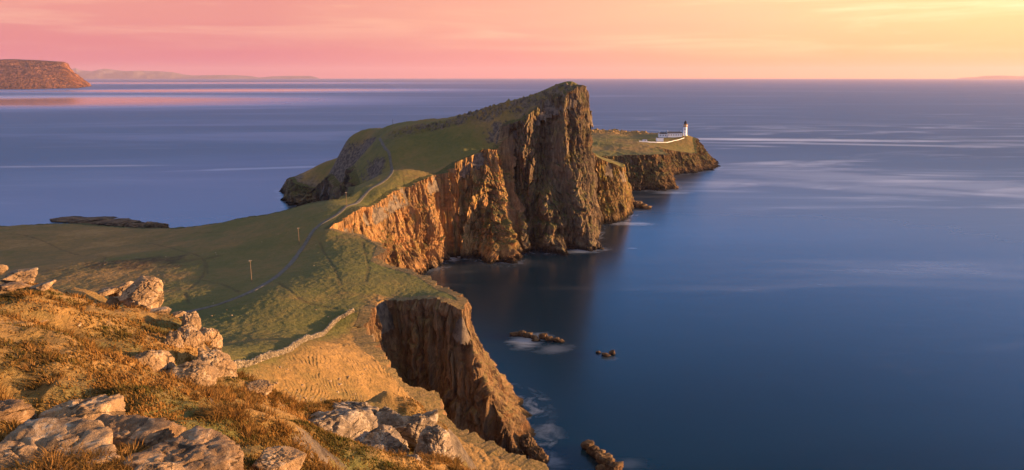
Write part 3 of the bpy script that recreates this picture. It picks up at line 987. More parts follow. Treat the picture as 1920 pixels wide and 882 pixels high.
def landA(x, y, full=False):
    z = tpsA(x, y)
    r = np.hypot(x, y)
    k = smooth(r, 3, 9)
    for cx_, cy_, cr_ in ((-13.4, 27.5, 4.5), (-7, 11.8, 4.5), (-7.5, 30, 5), (-22, 36, 4)):
        k = k*(1-.75*np.exp(-((x-cx_)**2+(y-cy_)**2)/cr_**2))
    md = fbm2(x+3, y+1, 5.0, 3)
    n = md*1.0 + np.abs(fbm2(x, y+40, 2.6, 2))*.22 + fbm2(x, y, .8, 3, .6)*.075
    z = z + n*k
    if full:
        d = sdist(x, y, polyA)
        z = z - .6*smooth(d, -.8, .5)
        dry = .70 + .40*fbm2(x, y, 5, 3) + .40*np.clip(md, -.6, .6)
        return z, {'dry': dry, 'soil': np.clip(fbm2(x+9, y, 2.5, 3)-.35, 0, .5)}
    return z


o = polar_sheet('hillside', M_hill, landA, -62, 34, 1300, 1.5, 95, 900, polyA, 1.25, 40.0, lip=0.0)
tag(o, kind='structure')
hA = lambda px, py: hit(landA, px, py, 3, 60)
hB = lambda px, py, a=90, b=620: hit(landB, px, py, a, b)

# ------------------------------------------------------------------ path
rd = road.copy()
tn = np.gradient(rd[:, :2], axis=0); tn /= np.linalg.norm(tn, axis=1)[:, None]
nn = np.stack([tn[:, 1], -tn[:, 0]], 1)
wd = np.interp(np.arange(len(rd))/len(rd), [0, .5, 1], [1.1, 1.05, .8]) + .22*fbm2(np.arange(len(rd))*1.0, np.zeros(len(rd)), 5, 2)
rows = []
for k in (-1.15, -1, -.5, 0, .5, 1, 1.15):
    x = rd[:, 0]+nn[:, 0]*k*wd; y = rd[:, 1]+nn[:, 1]*k*wd
    rows.append(np.stack([x, y, landB(x, y)+(.16 if abs(k) < 1.1 else -.25)], 1))
v = np.array(rows)
tag(mesh_obj('path', v.reshape(-1, 3), grid_faces(7, len(rd))[:, ::-1], M_road), kind='structure')

# ------------------------------------------------------------------ boulders
_ico = {}


def ico(sub):
    if sub not in _ico:
        me = bpy.data.meshes.new('tmp')
        import bmesh
        bm = bmesh.new(); bmesh.ops.create_icosphere(bm, subdivisions=sub, radius=1); bm.to_mesh(me); bm.free()
        v = np.empty(len(me.vertices)*3, np.float32); me.vertices.foreach_get('co', v)
        f = np.empty(len(me.polygons)*3, np.int32); me.polygons.foreach_get('vertices', f)
        _ico[sub] = (v.reshape(-1, 3), f.reshape(-1, 3))
        bpy.data.meshes.remove(me)
    return _ico[sub]


def rock_shape(seed, sub=6, angular=.92, planes=13, rough=.12, fine=.045):
    v, f = ico(sub)
    rg = np.random.default_rng(seed)
    n = rg.normal(size=(planes, 3)); n /= np.linalg.norm(n, axis=1)[:, None]
    n[:, 2] *= .7; n /= np.linalg.norm(n, axis=1)[:, None]
    d = .66+.34*rg.random(planes)
    up = np.array((rg.normal()*.18, rg.normal()*.18, 1.0)); n[0] = up/np.linalg.norm(up); d[0] = .64
    fr = np.array((.78+rg.normal()*.12, -.6+rg.normal()*.15, .22+rg.normal()*.1)); n[1] = fr/np.linalg.norm(fr); d[1] = .66
    dots = v @ n.T
    rad = np.where(dots > .05, d[None]/np.maximum(dots, .05), 9.0)
    p = 24.0
    r = (np.clip(rad, .2, 6)**-p).sum(1)**(-1/p)
    r = np.minimum(r, 1.35)
    r = angular*r+(1-angular)*.9
    s = seed*7.3
    q = v*r[:, None]
    x, y, z = q[:, 0]+s, q[:, 1]-s, q[:, 2]+s*.5
    r = r + rough*fbm3(x, y, z, .9, 3) + fine*fbm3(x, y, z, .16, 3, .6) - fine*1.6*np.maximum(0, 1-np.abs(fbm3(x, y, z*2, .5, 2))*9)
    q = v*r[:, None]
    q -= (q.max(0)+q.min(0))/2
    q /= (q.max(0)-q.min(0))/2
    return q, f


def boulder(name, px0, px1, py0, py1, label, seed, Y=None, depth=.8, tilt=(0, 0, 0), sink=.25, material=None, sub=6, fn=None, cat='boulder', group=None, low=None, **kw):
    """a rock that fills the photograph's box (px0..px1, py0..py1), standing on the ground there"""
    fn = fn or landA
    cx = (px0+px1)/2
    if Y is None:
        Y = hit(fn, cx, py1-(py1-py0)*.1, 3, 60)[1]
    a = P(px0, (py0+py1)/2, Y); b = P(px1, (py0+py1)/2, Y)
    wd = b[0]-a[0]
    zt = P(cx, py0, Y)[2]; zb = P(cx, py1, Y)[2]
    # depth leans the visible height: a deep rock shows its top
    dd = wd*depth
    ht = max(.3*wd*.5, (zt-zb) - .30*dd*0.5)
    if low:
        ht = low*wd
    q, f = rock_shape(seed, sub, **kw)
    R = np.array(Matrix.Rotation(tilt[2], 3, 'Z') @ Matrix.Rotation(tilt[1], 3, 'Y') @ Matrix.Rotation(tilt[0], 3, 'X'))
    q = q*np.array((wd/2, dd/2, ht*(1+sink)/2))
    q = q @ R.T
    lo, hi = q.min(0), q.max(0)
    q[:, 0] *= wd/(hi[0]-lo[0])
    q[:, 2] *= ht*(1+sink)/(hi[2]-lo[2])
    c = np.array((P(cx, 0, Y)[0], Y+dd*.25, 0))
    c[0] = (a[0]+b[0])/2
    g = zb
    loc = np.array((c[0], c[1], g))
    q[:, 2] += ht*(1+sink)/2 - ht*sink
    # settle the rock: width, place and top agree with its outline in the picture, foot stays in the turf
    for it in range(6):
        wx, wy, wz = q[:, 0]+loc[0], q[:, 1]+loc[1], q[:, 2]+loc[2]-H
        dp = wy*CP-wz*SP
        qx = 960+F*wx/dp; qy = 441-F*(wy*SP+wz*CP)/dp
        sx_ = (px1-px0)/(qx.max()-qx.min())
        q[:, 0] *= sx_; q[:, 1] *= sx_**.5
        loc[0] += ((px0+px1)/2-(qx.max()+qx.min())/2)/F*Y
        dz = (qy.min()-py0)/F*Y
        hz_ = q[:, 2].max()
        k_ = float(np.clip((hz_+dz)/hz_, .75, 1.35))
        if it < 4 and not low and .12*wd < hz_*k_ < 1.5*wd:
            q[:, 2] *= k_
        else:
            loc[2] += dz
    o = mesh_obj(name, q, f, material or M_boulder)
    o.location = loc
    return tag(o, label, cat, group)


BO = [
    # left edge
    (0, 72, 502, 537, 'tan flat topped slab boulder at the left edge of the grassy brow', 3, dict(depth=.9, tilt=(0, -.12, 0))),
    (-14, 16, 496, 512, 'small rounded stone resting behind the flat topped slab at the left edge', 4, dict(depth=.8, Y=39.5)),
    (52, 106, 524, 549, 'wedge shaped tan rock pointing right on the grassy brow', 5, dict(depth=.9, tilt=(0, -.3, 0))),
    (-10, 60, 528, 547, 'low dark grey slab in shade under the flat topped boulder', 6, dict(depth=.7, material=M_darkrock)),
    # tilted one
    (222, 308, 517, 586, 'large orange lit boulder tilted up to the right with a long crack', 11, dict(depth=.9, low=.72, Y=36, tilt=(.1, -.55, .2), planes=11)),
    (200, 262, 527, 560, 'slanting grey slab leaning against the large tilted boulder', 12, dict(depth=.8, tilt=(0, -.5, 0))),
    (175, 226, 537, 556, 'flat pale grey slab lying left of the tilted boulder', 13, dict(depth=1.0, tilt=(0, -.1, 0))),
    (196, 232, 556, 580, 'small broken block below the left end of the tilted boulder', 14, dict(depth=.9)),
    # brow stones
    (268, 322, 575, 589, 'thin low slab on the brow below the tilted boulder', 15, dict(depth=.8)),
    (322, 350, 583, 595, 'small lichen stone between the thin slab and the upright rock', 16, dict(depth=.9)),
    # cluster
    (340, 378, 583, 640, 'narrow upright rock at the top of the boulder cluster', 21, dict(depth=.9, low=1.2, Y=32.0)),
    (366, 418, 614, 675, 'squarish boulder on the right shoulder of the boulder cluster', 22, dict(depth=.9, low=.95, Y=31.0)),
    (313, 384, 602, 695, 'tall split boulder in the middle of the cluster', 23, dict(depth=.8, low=1.25, Y=29.0, planes=12)),
    (306, 348, 620, 680, 'lichen spotted block leaning on the left side of the tall split boulder', 24, dict(depth=.8, low=1.2, Y=28.2)),
    (364, 446, 652, 732, 'big rounded boulder at the right end of the cluster beside the stone wall', 25, dict(depth=.95, low=.85, Y=27.0)),
    (318, 412, 674, 738, 'low domed boulder at the front of the cluster', 26, dict(depth=.9, low=.55, Y=25.4)),
    (234, 331, 655, 734, 'round boulder patched with white lichen standing alone left of the cluster', 27, dict(depth=.95, low=.68, Y=25.4, angular=.45)),
    (318, 352, 712, 735, 'small pale block wedged under the low domed boulder', 28, dict(depth=.9, Y=24.6)),
    # small ones on the turf
    (56, 106, 594, 610, 'low pale slab breaking through the turf on the left slope', 31, dict(depth=.9, sink=.5)),
    (143, 153, 605, 613, 'fist sized orange stone lying alone on the turf', 32, dict(depth=.9, sub=4)),
    (456, 512, 712, 742, 'low grey rock among the heather right of the boulder cluster', 33, dict(depth=.9, sink=.5)),
    # front left
    (30, 236, 738, 806, 'broad domed boulder with dark left side in the lower left', 41, dict(depth=1.1, Y=14.8, low=.40, angular=.6, sink=.6)),
    (-90, 70, 748, 800, 'reddish low rock at the left edge behind the domed boulder', 42, dict(depth=1.0, Y=14.4, low=.36, sink=.6, material=M_darkrock)),
    (-120, 240, 782, 930, 'large sloping rock with pale lichen in the bottom left corner', 43, dict(depth=1.0, Y=11.4, low=.32, sink=.6, tilt=(0, .12, 0))),
    (95, 350, 776, 850, 'brown ledge of rock between the domed boulder and the wide hollow one', 46, dict(depth=.8, Y=13.4, low=.26, sink=.6, material=M_darkrock)),
    (175, 482, 798, 920, 'wide low boulder with a dark hollow along the bottom of the picture', 44, dict(depth=.95, Y=12.0, low=.32, sink=.6, tilt=(-.12, .05, 0), material=M_darkrock)),
    (468, 575, 836, 930, 'angular smooth faced boulder at the bottom beside the wide low one', 45, dict(depth=1.0, Y=13.4, low=.6, planes=9, angular=.95, rough=.05)),
    (232, 350, 866, 930, 'flat stone at the very bottom edge below the wide low boulder', 47, dict(depth=1.0, Y=10.2, low=.4)),
]
for x0, x1, y0, y1, lab, sd, kw in BO:
    boulder('boulder', x0, x1, y0, y1, lab, sd, **kw)
OC = [
    (548, 715, 764, 856, 'big whale backed grey rock forming the left of the outcrop', 51, dict(Y=27.5, depth=.8, sink=.6, angular=.6)),
    (610, 728, 752, 812, 'rear grey hump of the outcrop nearest the terraced slope', 52, dict(Y=31, depth=.7, low=.42, sink=.7)),
    (684, 776, 762, 836, 'middle grey block of the outcrop between the humps', 53, dict(Y=30, depth=.8, low=.6, sink=.7)),
    (734, 822, 768, 856, 'steep grey block on the right shoulder of the outcrop', 54, dict(Y=30, depth=.8, low=.7, sink=.7)),
    (772, 856, 796, 905, 'orange lit end rock of the outcrop above the cliff', 55, dict(Y=27.5, depth=.8, low=.8, sink=.7)),
    (622, 768, 796, 862, 'low sloping slab in the hollow of the outcrop', 56, dict(Y=28, depth=.7, low=.36, sink=.7)),
    (692, 812, 852, 905, 'lowest grey slab of the outcrop at the bottom edge', 57, dict(Y=24.5, depth=.8, low=.4, sink=.6)),
    (640, 722, 832, 872, 'small grey block half buried in turf below the outcrop', 58, dict(Y=26, depth=.8, low=.45, sink=.6)),
    (565, 640, 836, 872, 'flat ended slab poking from the turf under the whale backed rock', 59, dict(Y=25, depth=.8, low=.4, sink=.6)),
]
for x0, x1, y0, y1, lab, sd, kw in OC:
    boulder('outcrop_rock', x0, x1, y0, y1, lab, sd, material=M_outcrop, cat='rock', group='rocks of the grey outcrop', rough=.16, fine=.05, **kw)

# loose pale stones on the terraced slope and the field
rg = random.Random(5)
st_mesh = []
for k in range(5):
    q, f = rock_shape(200+k, 3)
    mm = mesh_obj('field_stone', q, f, M_boulder)
    st_mesh.append(mm.data); bpy.data.objects.remove(mm)
nst = 0
for lab, grp, n_, box, s0, s1 in (
        ('small pale stone among many lying on the terraced slope below the outcrop', 'pale stones on the terraced slope', 46, (500, 700, 690, 800), .25, .9),
        ('pale speck of a stone, one of many strewn across the green field', 'pale stones on the green field', 40, (60, 640, 435, 600), .3, .7)):
    for k in range(n_):
        px = rg.uniform(box[0], box[1]); py = rg.uniform(box[2], box[3])
        p = hB(px, py)
        if inside(p[0], p[1], slope_poly) != (n_ == 46):
            continue
        o = bpy.data.objects.new('field_stone', st_mesh[k % 5])
        s = rg.uniform(s0, s1)**1.0
        o.location = (p[0], p[1], p[2]+.05*s); o.scale = (s*rg.uniform(.7, 1.3)/2, s/2, s*.65/2); o.rotation_euler = (0, 0, rg.uniform(0, 6))
        link(o); tag(o, lab, 'stone', grp)

# ------------------------------------------------------------------ rocks in the sea
def skerry(name, pts, label, seed, h=1.0, group=None):
    """a reef: a few jagged humps on one base; pts = (px, py, width m, height m)"""
    V = []; Fc = []; b = 0
    c0 = S(pts[0][0], pts[0][1])
    for k, (px, py, wd, ht) in enumerate(pts):
        q, f = rock_shape(seed+k, 5, .9, 20, .25, .12)
        p = S(px, py)-c0
        q = q*np.array((wd/2, wd*.35, ht*1.6/2)) + np.array((p[0], p[1], ht*.35))
        V.append(q); Fc.append(f+b); b += len(q)
    o = mesh_obj(name, np.concatenate(V), np.concatenate(Fc), M_sea_rock)
    o.location = c0
    return tag(o, label, 'sea rock', group)


skerry('sea_rock', [(965, 629, 5.5, 1.6), (978, 630, 5, 2.2), (990, 632, 5, 1.9), (1000, 635, 5, 1.4), (1005, 639, 4.5, .8)], 'long dark reef awash with white water off the near cliff', 301)
skerry('sea_rock', [(1018, 635, 4.5, 2.2), (1030, 638, 4.5, 1.8), (1042, 640, 4, 1.6), (1052, 642, 3.5, 1.3)], 'right hand jagged half of the reef, split off by white water', 311)
skerry('sea_rock', [(1122, 662, 2.6, .8)], 'smallest low rock left of the little cluster in open water', 321)
skerry('sea_rock', [(1135, 667, 3.4, 1.2), (1138, 669, 3.6, 1.1)], 'pair of joined low rocks in the middle of the little cluster', 331)
skerry('sea_rock', [(1148, 665, 3.0, 1.9)], 'pointed pale rock on the right of the little cluster in open water', 341)
skerry('sea_rock', [(1102, 842, 5, 2.6), (1112, 852, 5, 2.8), (1122, 858, 5, 2.4), (1132, 868, 6, 3.0), (1142, 874, 5, 2.4), (1152, 884, 6, 2.6), (1130, 882, 5, 1.4)], 'large jagged dark rock in the sea at the bottom of the picture', 351)
skerry('sea_rock', [(1128, 468, 4, 1.0)], 'tiny rock awash at the foot of the tall headland', 371)
# ledges at cliff feet
skerry('sea_rock', [(1192, 388, 14, 5), (1203, 390, 12, 3.5), (1213, 391, 10, 2)], 'low dark ledge running out from the yellow buttress', 381)
skerry('sea_rock', [(1258, 352, 12, 5), (1265, 354, 9, 3)], 'rubble of dark rock at the foot of the plateau cliff', 391)
skerry('sea_rock', [(1005, 862, 6, 4), (1016, 868, 5, 2.6), (990, 850, 6, 6)], 'dark rocks at the foot of the near shadowed cliff', 401)
for k, (a_, b_, w_, h_, lab) in enumerate([(836, 486, 6, 2, 'dark boulder at the back of the little beach in the bay'), (822, 494, 7, 3, 'rounded dark boulder in the middle of the little beach'), (812, 503, 7, 4.5, 'largest dark boulder at the near end of the little beach'), (847, 480, 4.5, 1.2, 'smallest low boulder at the water end of the little beach')]):
    skerry('sea_rock', [(a_, b_, w_, h_)], lab, 411+k)
# low rocky islet beyond the field
skerry('sea_rock', [(262, 429, 24, 4), (285, 431, 26, 5), (297, 432, 16, 4.4), (235, 421, 34, 2.4), (205, 417, 38, 1.3), (170, 414, 40, 1.6), (135, 412, 38, .8)], 'low dark rocky islet beyond the left edge of the field', 421)

# ------------------------------------------------------------------ dry stone wall
wl = densify([hB(a, b, 80, 400) for a, b in [(432, 697), (450, 690), (500, 674), (550, 655), (590, 634), (625, 610), (650, 592), (664, 585)]], .5)
tn = np.gradient(wl[:, :2], axis=0); tn /= np.linalg.norm(tn, axis=1)[:, None]
rg = random.Random(11)
V = []; Fc = []; b = 0
small = [rock_shape(500+k, 2, .9, 10) for k in range(6)]
for i, p in enumerate(wl):
    zb = landB(np.array([p[0]]), np.array([p[1]]))[0]
    th = math.atan2(tn[i, 1], tn[i, 0])
    hgt = 1.25 + .2*math.sin(i*.21)+rg.uniform(-.12, .12)
    nl = 5
    for L in range(nl):
        for side in (-1, 1):
            q, f = small[rg.randrange(6)]
            s = np.array((rg.uniform(.18, .42), rg.uniform(.16, .3), hgt/nl*rg.uniform(.45, .75)))
            a = th+rg.uniform(-.25, .25)
            R = np.array(((math.cos(a), -math.sin(a), 0), (math.sin(a), math.cos(a), 0), (0, 0, 1)))
            q = (q*s) @ R.T
            off = side*(.24-.03*L)
            V.append(q+np.array((p[0]-tn[i, 1]*off+rg.uniform(-.1, .1), p[1]+tn[i, 0]*off+rg.uniform(-.1, .1), zb+hgt*(L+.35)/nl)))
            Fc.append(f+b); b += len(q)
M_wall = boulder_material('wall_stone', (.40, .32, .21), .3, .55)
o = mesh_obj('stone_wall', np.concatenate(V), np.concatenate(Fc), M_wall, smooth_=False)
tag(o, 'pale dry stone wall running down the grass to the cliff edge', 'stone wall')

# ------------------------------------------------------------------ utility poles
def pole(base, h, label, lean=0.0):
    r = empty('utility_pole', base)
    r.rotation_euler = (0, lean, .6)
    m_ = MB(); m_.lathe([(.13, -.6), (.12, h*.3), (.105, h*.7), (.09, h-.05), (.07, h)], 12)
    m_.build('shaft', M_wood, r, True)
    m_ = MB(); m_.box((0, 0, h-.45), (.9, .10, .10)); m_.build('crossarm', M_wood, r)
    for x in (-.38, .38):
        m_ = MB(); m_.lathe([(.03, h-.39), (.06, h-.33), (.06, h-.22), (.03, h-.18)], 8, (x, 0, 0)); m_.build('insulator', M_white, r, True)
    m_ = MB(); m_.box((.15, 0, 1.9), (.02, .22, .28)); m_.build('plate', M_ochre, r)
    return tag(r, label, 'pole', 'poles carrying the line to the lighthouse')


for px, py, pyt, lab in [(472, 529, 488, 'leaning wooden pole standing alone in the field left of the path'), (561, 459, 427, 'wooden pole close beside the path where it bends uphill'),
                         (650, 389, 360, 'wooden pole on the neck of land right of the path'), (737, 244, 224, 'pale pole on the skyline of the headland crest')]:
    p = hB(px, py, 150, 640) if py != 244 else np.array((*P(737, 246, 546)[:2], landB(np.array([P(737, 246, 546)[0]]), np.array([546.]))[0]))
    pole(p, P(px, pyt, p[1])[2]-p[2], lab, .01)
p = hit(landC, 1139, 267, 760, 1050)
pole(p, 9.5, 'tiny pole on the far plateau left of the lighthouse')

# ------------------------------------------------------------------ lighthouse and its buildings
def gz(x, y):
    return float(landC(np.array([x]), np.array([y]))[0])


lp = P(1284, 254.5, 940)
L = empty('lighthouse', (lp[0], lp[1], gz(lp[0], lp[1])-.3)); L.scale = (1.05, 1.05, 1.05)
tag(L, 'white round lighthouse tower with ochre gallery and black lantern at the end of the point', 'lighthouse')
m_ = MB(); m_.lathe([(3.3, 0), (3.3, 1.2), (2.75, 1.5), (2.55, 6), (2.4, 11.4), (2.4, 11.6)], 32); m_.build('tower', M_white, L, True)
m_ = MB(); m_.lathe([(2.45, 11.6), (2.6, 12.0), (2.6, 12.9), (2.45, 13.2)], 32); m_.build('ochre_band', M_ochre, L, True)
m_ = MB(); m_.lathe([(2.5, 13.2), (3.4, 13.5), (3.4, 13.8), (2.2, 13.8)], 32); m_.build('gallery', M_white, L, True)
m_ = MB()
for k in range(16):
    a = k*math.pi/8; m_.box((3.25*math.cos(a), 3.25*math.sin(a), 14.35), (.07, .07, 1.1), a)
for h_ in (14.3, 14.85):
    m_.lathe([(3.22, h_), (3.3, h_), (3.3, h_+.06), (3.22, h_+.06)], 32)
m_.build('railing', M_ochre, L)
m_ = MB(); m_.lathe([(1.75, 13.8), (1.75, 15.1)], 24); m_.build('lantern_base', M_ochre, L, True)
lg = MB(); lg.lathe([(1.6, 15.1), (1.6, 17.2)], 16); lgo = lg.build('lantern', M_win, L, True)
m_ = MB()
for k in range(12):
    a = k*math.pi/6; m_.box((1.63*math.cos(a), 1.63*math.sin(a), 16.15), (.08, .08, 2.1), a)
m_.build('glazing_bar', M_black, lgo)
m_ = MB(); m_.lathe([(1.9, 17.2), (1.85, 17.5), (1.5, 18.2), (.9, 18.8), (.3, 19.1), (.25, 19.6), (.05, 20.1)], 24); m_.build('dome', M_black, L, True)
for zz, a in ((4.5, -1.9), (8.5, -1.9)):
    rr_ = 2.6 - .016*zz
    m_ = MB(); m_.box((rr_*math.cos(a), rr_*math.sin(a), zz), (.3, .8, 1.3), a); m_.build('window', M_win, L)


def house(name, px, py, Y, ln, dp, hw, hr, rz, label, nwin=4, chim=2, flat=False, cat='house'):
    p = P(px, py, Y)
    h = empty(name, (p[0], p[1], gz(p[0], p[1])-.5), rz)
    tag(h, label, cat)
    hw = hw+.5
    m_ = MB(); m_.box((0, 0, hw/2), (ln, dp, hw))
    if not flat:
        m_.add([(-ln/2, -dp/2, hw), (-ln/2, dp/2, hw), (-ln/2, 0, hw+hr), (ln/2, -dp/2, hw), (ln/2, dp/2, hw), (ln/2, 0, hw+hr)], [(0, 2, 1), (3, 4, 5)])
    m_.build('wall', M_white, h)
    r_ = MB()
    if flat:
        r_.box((0, 0, hw+.12), (ln+.4, dp+.4, .24))
    else:
        for s in (-1, 1):
            e = .35; sl = hr/(dp/2)
            y1 = s*(dp/2+e); z1 = hw-e*sl
            r_.add([(-ln/2-.2, y1, z1+.05), (ln/2+.2, y1, z1+.05), (ln/2+.2, 0, hw+hr+.05), (-ln/2-.2, 0, hw+hr+.05),
                    (-ln/2-.2, y1, z1+.25), (ln/2+.2, y1, z1+.25), (ln/2+.2, 0, hw+hr+.27), (-ln/2-.2, 0, hw+hr+.27)],
                   [(0, 1, 2, 3), (7, 6, 5, 4), (0, 4, 5, 1), (1, 5, 6, 2), (3, 7, 4, 0)])
    ro = r_.build('roof', M_roof, h)
    for k in range(chim):
        x = -ln/2+.9 + (ln-1.8)*(k/(max(1, chim-1)))
        m_ = MB(); m_.box((x, 0, hw+hr+.5), (1.1, .8, 1.9)); c_ = m_.build('chimney', M_white, ro)
        m_ = MB(); m_.lathe([(.18, hw+hr+1.45), (.16, hw+hr+2.0)], 10, (x, 0, 0)); m_.build('chimney_pot', M_ochre, c_)
    for k in range(nwin):
        x = -ln/2 + ln*(k+.5)/nwin
        m_ = MB(); m_.box((x, -dp/2, .5+(hw-.5)*.55), (1.15, .16, 1.5)); wf = m_.build('window', M_ochre, h)
        m_ = MB(); m_.box((x, -dp/2-.07, .5+(hw-.5)*.55), (.95, .08, 1.3)); m_.build('pane', M_win, wf)
    return h


house('keepers_house', 1264, 255, 938, 20, 7, 5.0, 1.7, .05, 'long white keepers house with dark roof joined to the lighthouse tower', 6, 2)
house('keepers_house', 1242, 257, 938, 10, 7, 4.8, 1.7, .05, 'shorter white house with a single dark roof left of the long keepers house', 3, 1)
house('store_building', 1237, 262, 918, 9, 5, 4.4, .2, .05, 'square white flat roofed store in front of the keepers houses', 0, 0, True, 'building')
house('shed', 1209, 263, 912, 5.5, 4, 2.6, .2, .05, 'little white shed standing apart on the left of the station', 1, 0, True, 'shed')


def strip_wall(name, pts, h, th, label, cat):
    m_ = MB()
    w3 = []
    for px, py, Y in pts:
        p = P(px, py, Y); w3.append((p[0], p[1], gz(p[0], p[1])))
    m = []
    for (x, y, z), (x2, y2, z2) in zip(w3[:-1], w3[1:]):
        for k in range(8):
            f0, f1 = k/8, (k+1)/8
            a = (x+(x2-x)*f0, y+(y2-y)*f0); b_ = (x+(x2-x)*f1, y+(y2-y)*f1)
            za, zb = gz(*a), gz(*b_)
            dx, dy = b_[0]-a[0], b_[1]-a[1]; l_ = math.hypot(dx, dy); nx, ny = -dy/l_*th/2, dx/l_*th/2
            m_.add([(a[0]+nx, a[1]+ny, za-1), (b_[0]+nx, b_[1]+ny, zb-1), (b_[0]-nx, b_[1]-ny, zb-1), (a[0]-nx, a[1]-ny, za-1),
                    (a[0]+nx, a[1]+ny, za+h), (b_[0]+nx, b_[1]+ny, zb+h), (b_[0]-nx, b_[1]-ny, zb+h), (a[0]-nx, a[1]-ny, za+h)],
                   [(0, 3, 2, 1), (4, 5, 6, 7), (0, 1, 5, 4), (2, 3, 7, 6)] + ([(3, 0, 4, 7)] if k == 0 else []) + ([(1, 2, 6, 5)] if k == 7 else []))
    return tag(m_.build(name, M_white, None), label, cat)


strip_wall('boundary_wall', [(1232, 266, 908), (1250, 264, 914), (1268, 260, 924), (1283, 256.5, 932)], 0.8, .5, 'white boundary wall climbing from the store to the lighthouse', 'wall')
strip_wall('boundary_wall', [(1198, 266, 905), (1215, 266, 906), (1232, 266, 908)], 1.3, .5, 'low white wall between the shed and the store', 'wall')

# ------------------------------------------------------------------ grass on the foreground hill
rgn = np.random.default_rng(3)
N = 270000
az = np.radians(rgn.uniform(-62, 12, N)); r = np.sqrt(rgn.uniform(7**1.0, 44**1.0, N)**2*1.0)
r = 4*(44/4)**rgn.random(N)
gx, gy = r*np.sin(az), r*np.cos(az)
den = fbm2(gx, gy, 3.0, 3)
ok = (sdist(gx, gy, polyA) < -.1) & (den > rgn.uniform(-.45, .6, N))
gx, gy = gx[ok], gy[ok]
den = den[ok]
gzv = landA(gx, gy, True)[0]
n = len(gx)
B = 5
bx = np.repeat(gx, B)+rgn.normal(0, .07, n*B); by = np.repeat(gy, B)+rgn.normal(0, .07, n*B)
bz = np.repeat(gzv, B)
hh = rgn.uniform(.025, .075, n*B)*np.repeat(.5+1.0*np.clip(den+.3, 0, 1)+1.8*np.clip(fbm2(gx+5, gy, 1.7, 2)-.35, 0, 1), B)
ta = rgn.uniform(0, 2*math.pi, n*B)
wv = .009+.005*rgn.random(n*B)+.0004*np.hypot(bx, by)
lx, ly = rgn.normal(-.35, .5, n*B)*hh, rgn.normal(.0, .5, n*B)*hh
wx, wy = np.cos(ta)*wv, np.sin(ta)*wv
V = np.stack([np.stack([bx-wx, by-wy, bz-.03], 1), np.stack([bx+wx, by+wy, bz-.03], 1), np.stack([bx+wx*.6+lx*.4, by+wy*.6+ly*.4, bz+hh*.62], 1), np.stack([bx-wx*.6+lx*.4, by-wy*.6+ly*.4, bz+hh*.62], 1), np.stack([bx+lx, by+ly, bz+hh], 1)], 1).reshape(-1, 3)
i0 = np.arange(n*B)*5
Fq = np.stack([i0, i0+1, i0+2, i0+3], 1); Ft = np.stack([i0+3, i0+2, i0+4], 1)
tint = np.repeat(np.repeat(np.clip(.52+.55*fbm2(gx, gy, 3.5, 3)+rgn.normal(0, .14, n), 0, 1), B), 5)
# longer tussocks, bent over by the wind
nt_ = 9000
az = np.radians(rgn.uniform(-44, 0, nt_)); r = 9*(42/9)**rgn.random(nt_)
tx, ty = r*np.sin(az), r*np.cos(az)
ok = (sdist(tx, ty, polyA) < -.2) & (fbm2(tx+40, ty, 4.5, 3) > rgn.uniform(.0, .55, nt_))
tx, ty = tx[ok], ty[ok]; tz = landA(tx, ty, True)[0]
nb = 46; n2 = len(tx)*nb
rad_ = np.repeat(rgn.uniform(.10, .24, len(tx)), nb)
aa = rgn.uniform(0, 2*math.pi, n2); ro = np.sqrt(rgn.random(n2))*rad_
bx = np.repeat(tx, nb)+ro*np.cos(aa); by = np.repeat(ty, nb)+ro*np.sin(aa); bz = np.repeat(tz, nb)
hh = np.repeat(rgn.uniform(.10, .27, len(tx)), nb)*rgn.uniform(.5, 1.1, n2)
lx = np.cos(aa)*ro*1.8 - .45*hh + rgn.normal(0, .05, n2); ly = np.sin(aa)*ro*1.8 - .1*hh + rgn.normal(0, .05, n2)
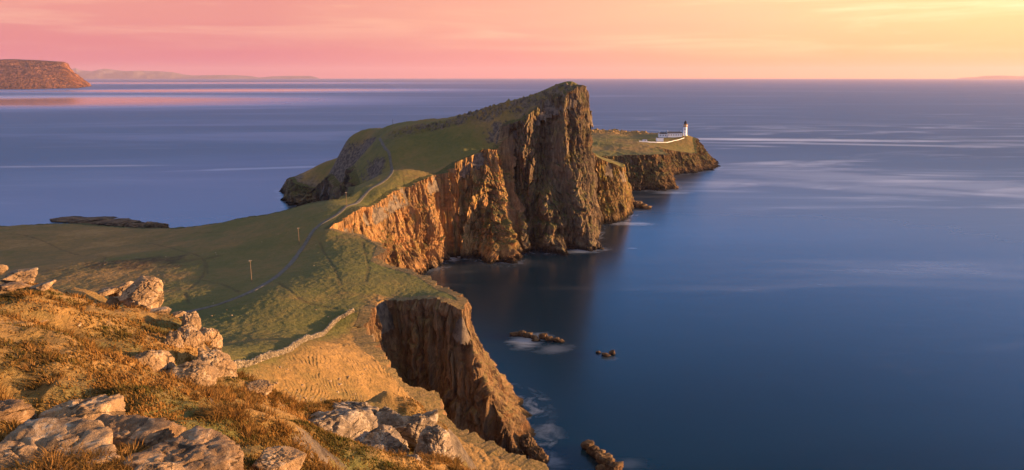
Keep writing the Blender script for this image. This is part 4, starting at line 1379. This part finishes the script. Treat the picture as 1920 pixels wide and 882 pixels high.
ta = rgn.uniform(0, 2*math.pi, n2); wv = .006+.00045*np.hypot(bx, by)
wx, wy = np.cos(ta)*wv, np.sin(ta)*wv
V2 = np.stack([np.stack([bx-wx, by-wy, bz-.03], 1), np.stack([bx+wx, by+wy, bz-.03], 1), np.stack([bx+wx*.6+lx*.4, by+wy*.6+ly*.4, bz+hh*.68], 1), np.stack([bx-wx*.6+lx*.4, by-wy*.6+ly*.4, bz+hh*.68], 1), np.stack([bx+lx, by+ly, bz+hh*.9], 1)], 1).reshape(-1, 3)
i0 = np.arange(n2)*5+len(V)
Fq = np.concatenate([Fq, np.stack([i0, i0+1, i0+2, i0+3], 1)]); Ft = np.concatenate([Ft, np.stack([i0+3, i0+2, i0+4], 1)])
V = np.concatenate([V, V2])
tint = np.concatenate([tint, np.repeat(np.repeat(rgn.uniform(.45, 1.0, len(tx)), nb), 5)])
m, t = mat('grass_blade')
c = t.ramp(attr(t, 'tint'), [(0, (.06, .068, .018)), (.4, (.135, .088, .028)), (.7, (.25, .128, .036)), (1, (.35, .19, .062))])
b_ = t.n('ShaderNodeBsdfDiffuse', ins={0: c}); tr_ = t.n('ShaderNodeBsdfTranslucent', ins={0: c})
mx = t.n('ShaderNodeMixShader', ins={0: .35, 1: b_.outputs[0], 2: tr_.outputs[0]})
t.nt.links.new(mx.outputs[0], t.n('ShaderNodeOutputMaterial').inputs[0])
o = mesh_obj('grass', V, [Fq, Ft], m, attrs={'tint': tint})
tag(o, 'golden grass covering the foreground slope', 'grass', kind='stuff')

# ------------------------------------------------------------------ haze
HAZE = 1.8e-5
m, t = mat('haze_air')
pv = t.n('ShaderNodeVolumePrincipled')
pv.inputs['Color'].default_value = (.92, .68, .76, 1)
pv.inputs['Density'].default_value = HAZE
pv.inputs['Anisotropy'].default_value = .2
t.nt.links.new(pv.outputs[0], t.n('ShaderNodeOutputMaterial').inputs['Volume'])
hz = MB(); hz.box((0, 0, 378), (101500, 101500, 764))
o = hz.build('haze', m)
tag(o, kind='stuff')
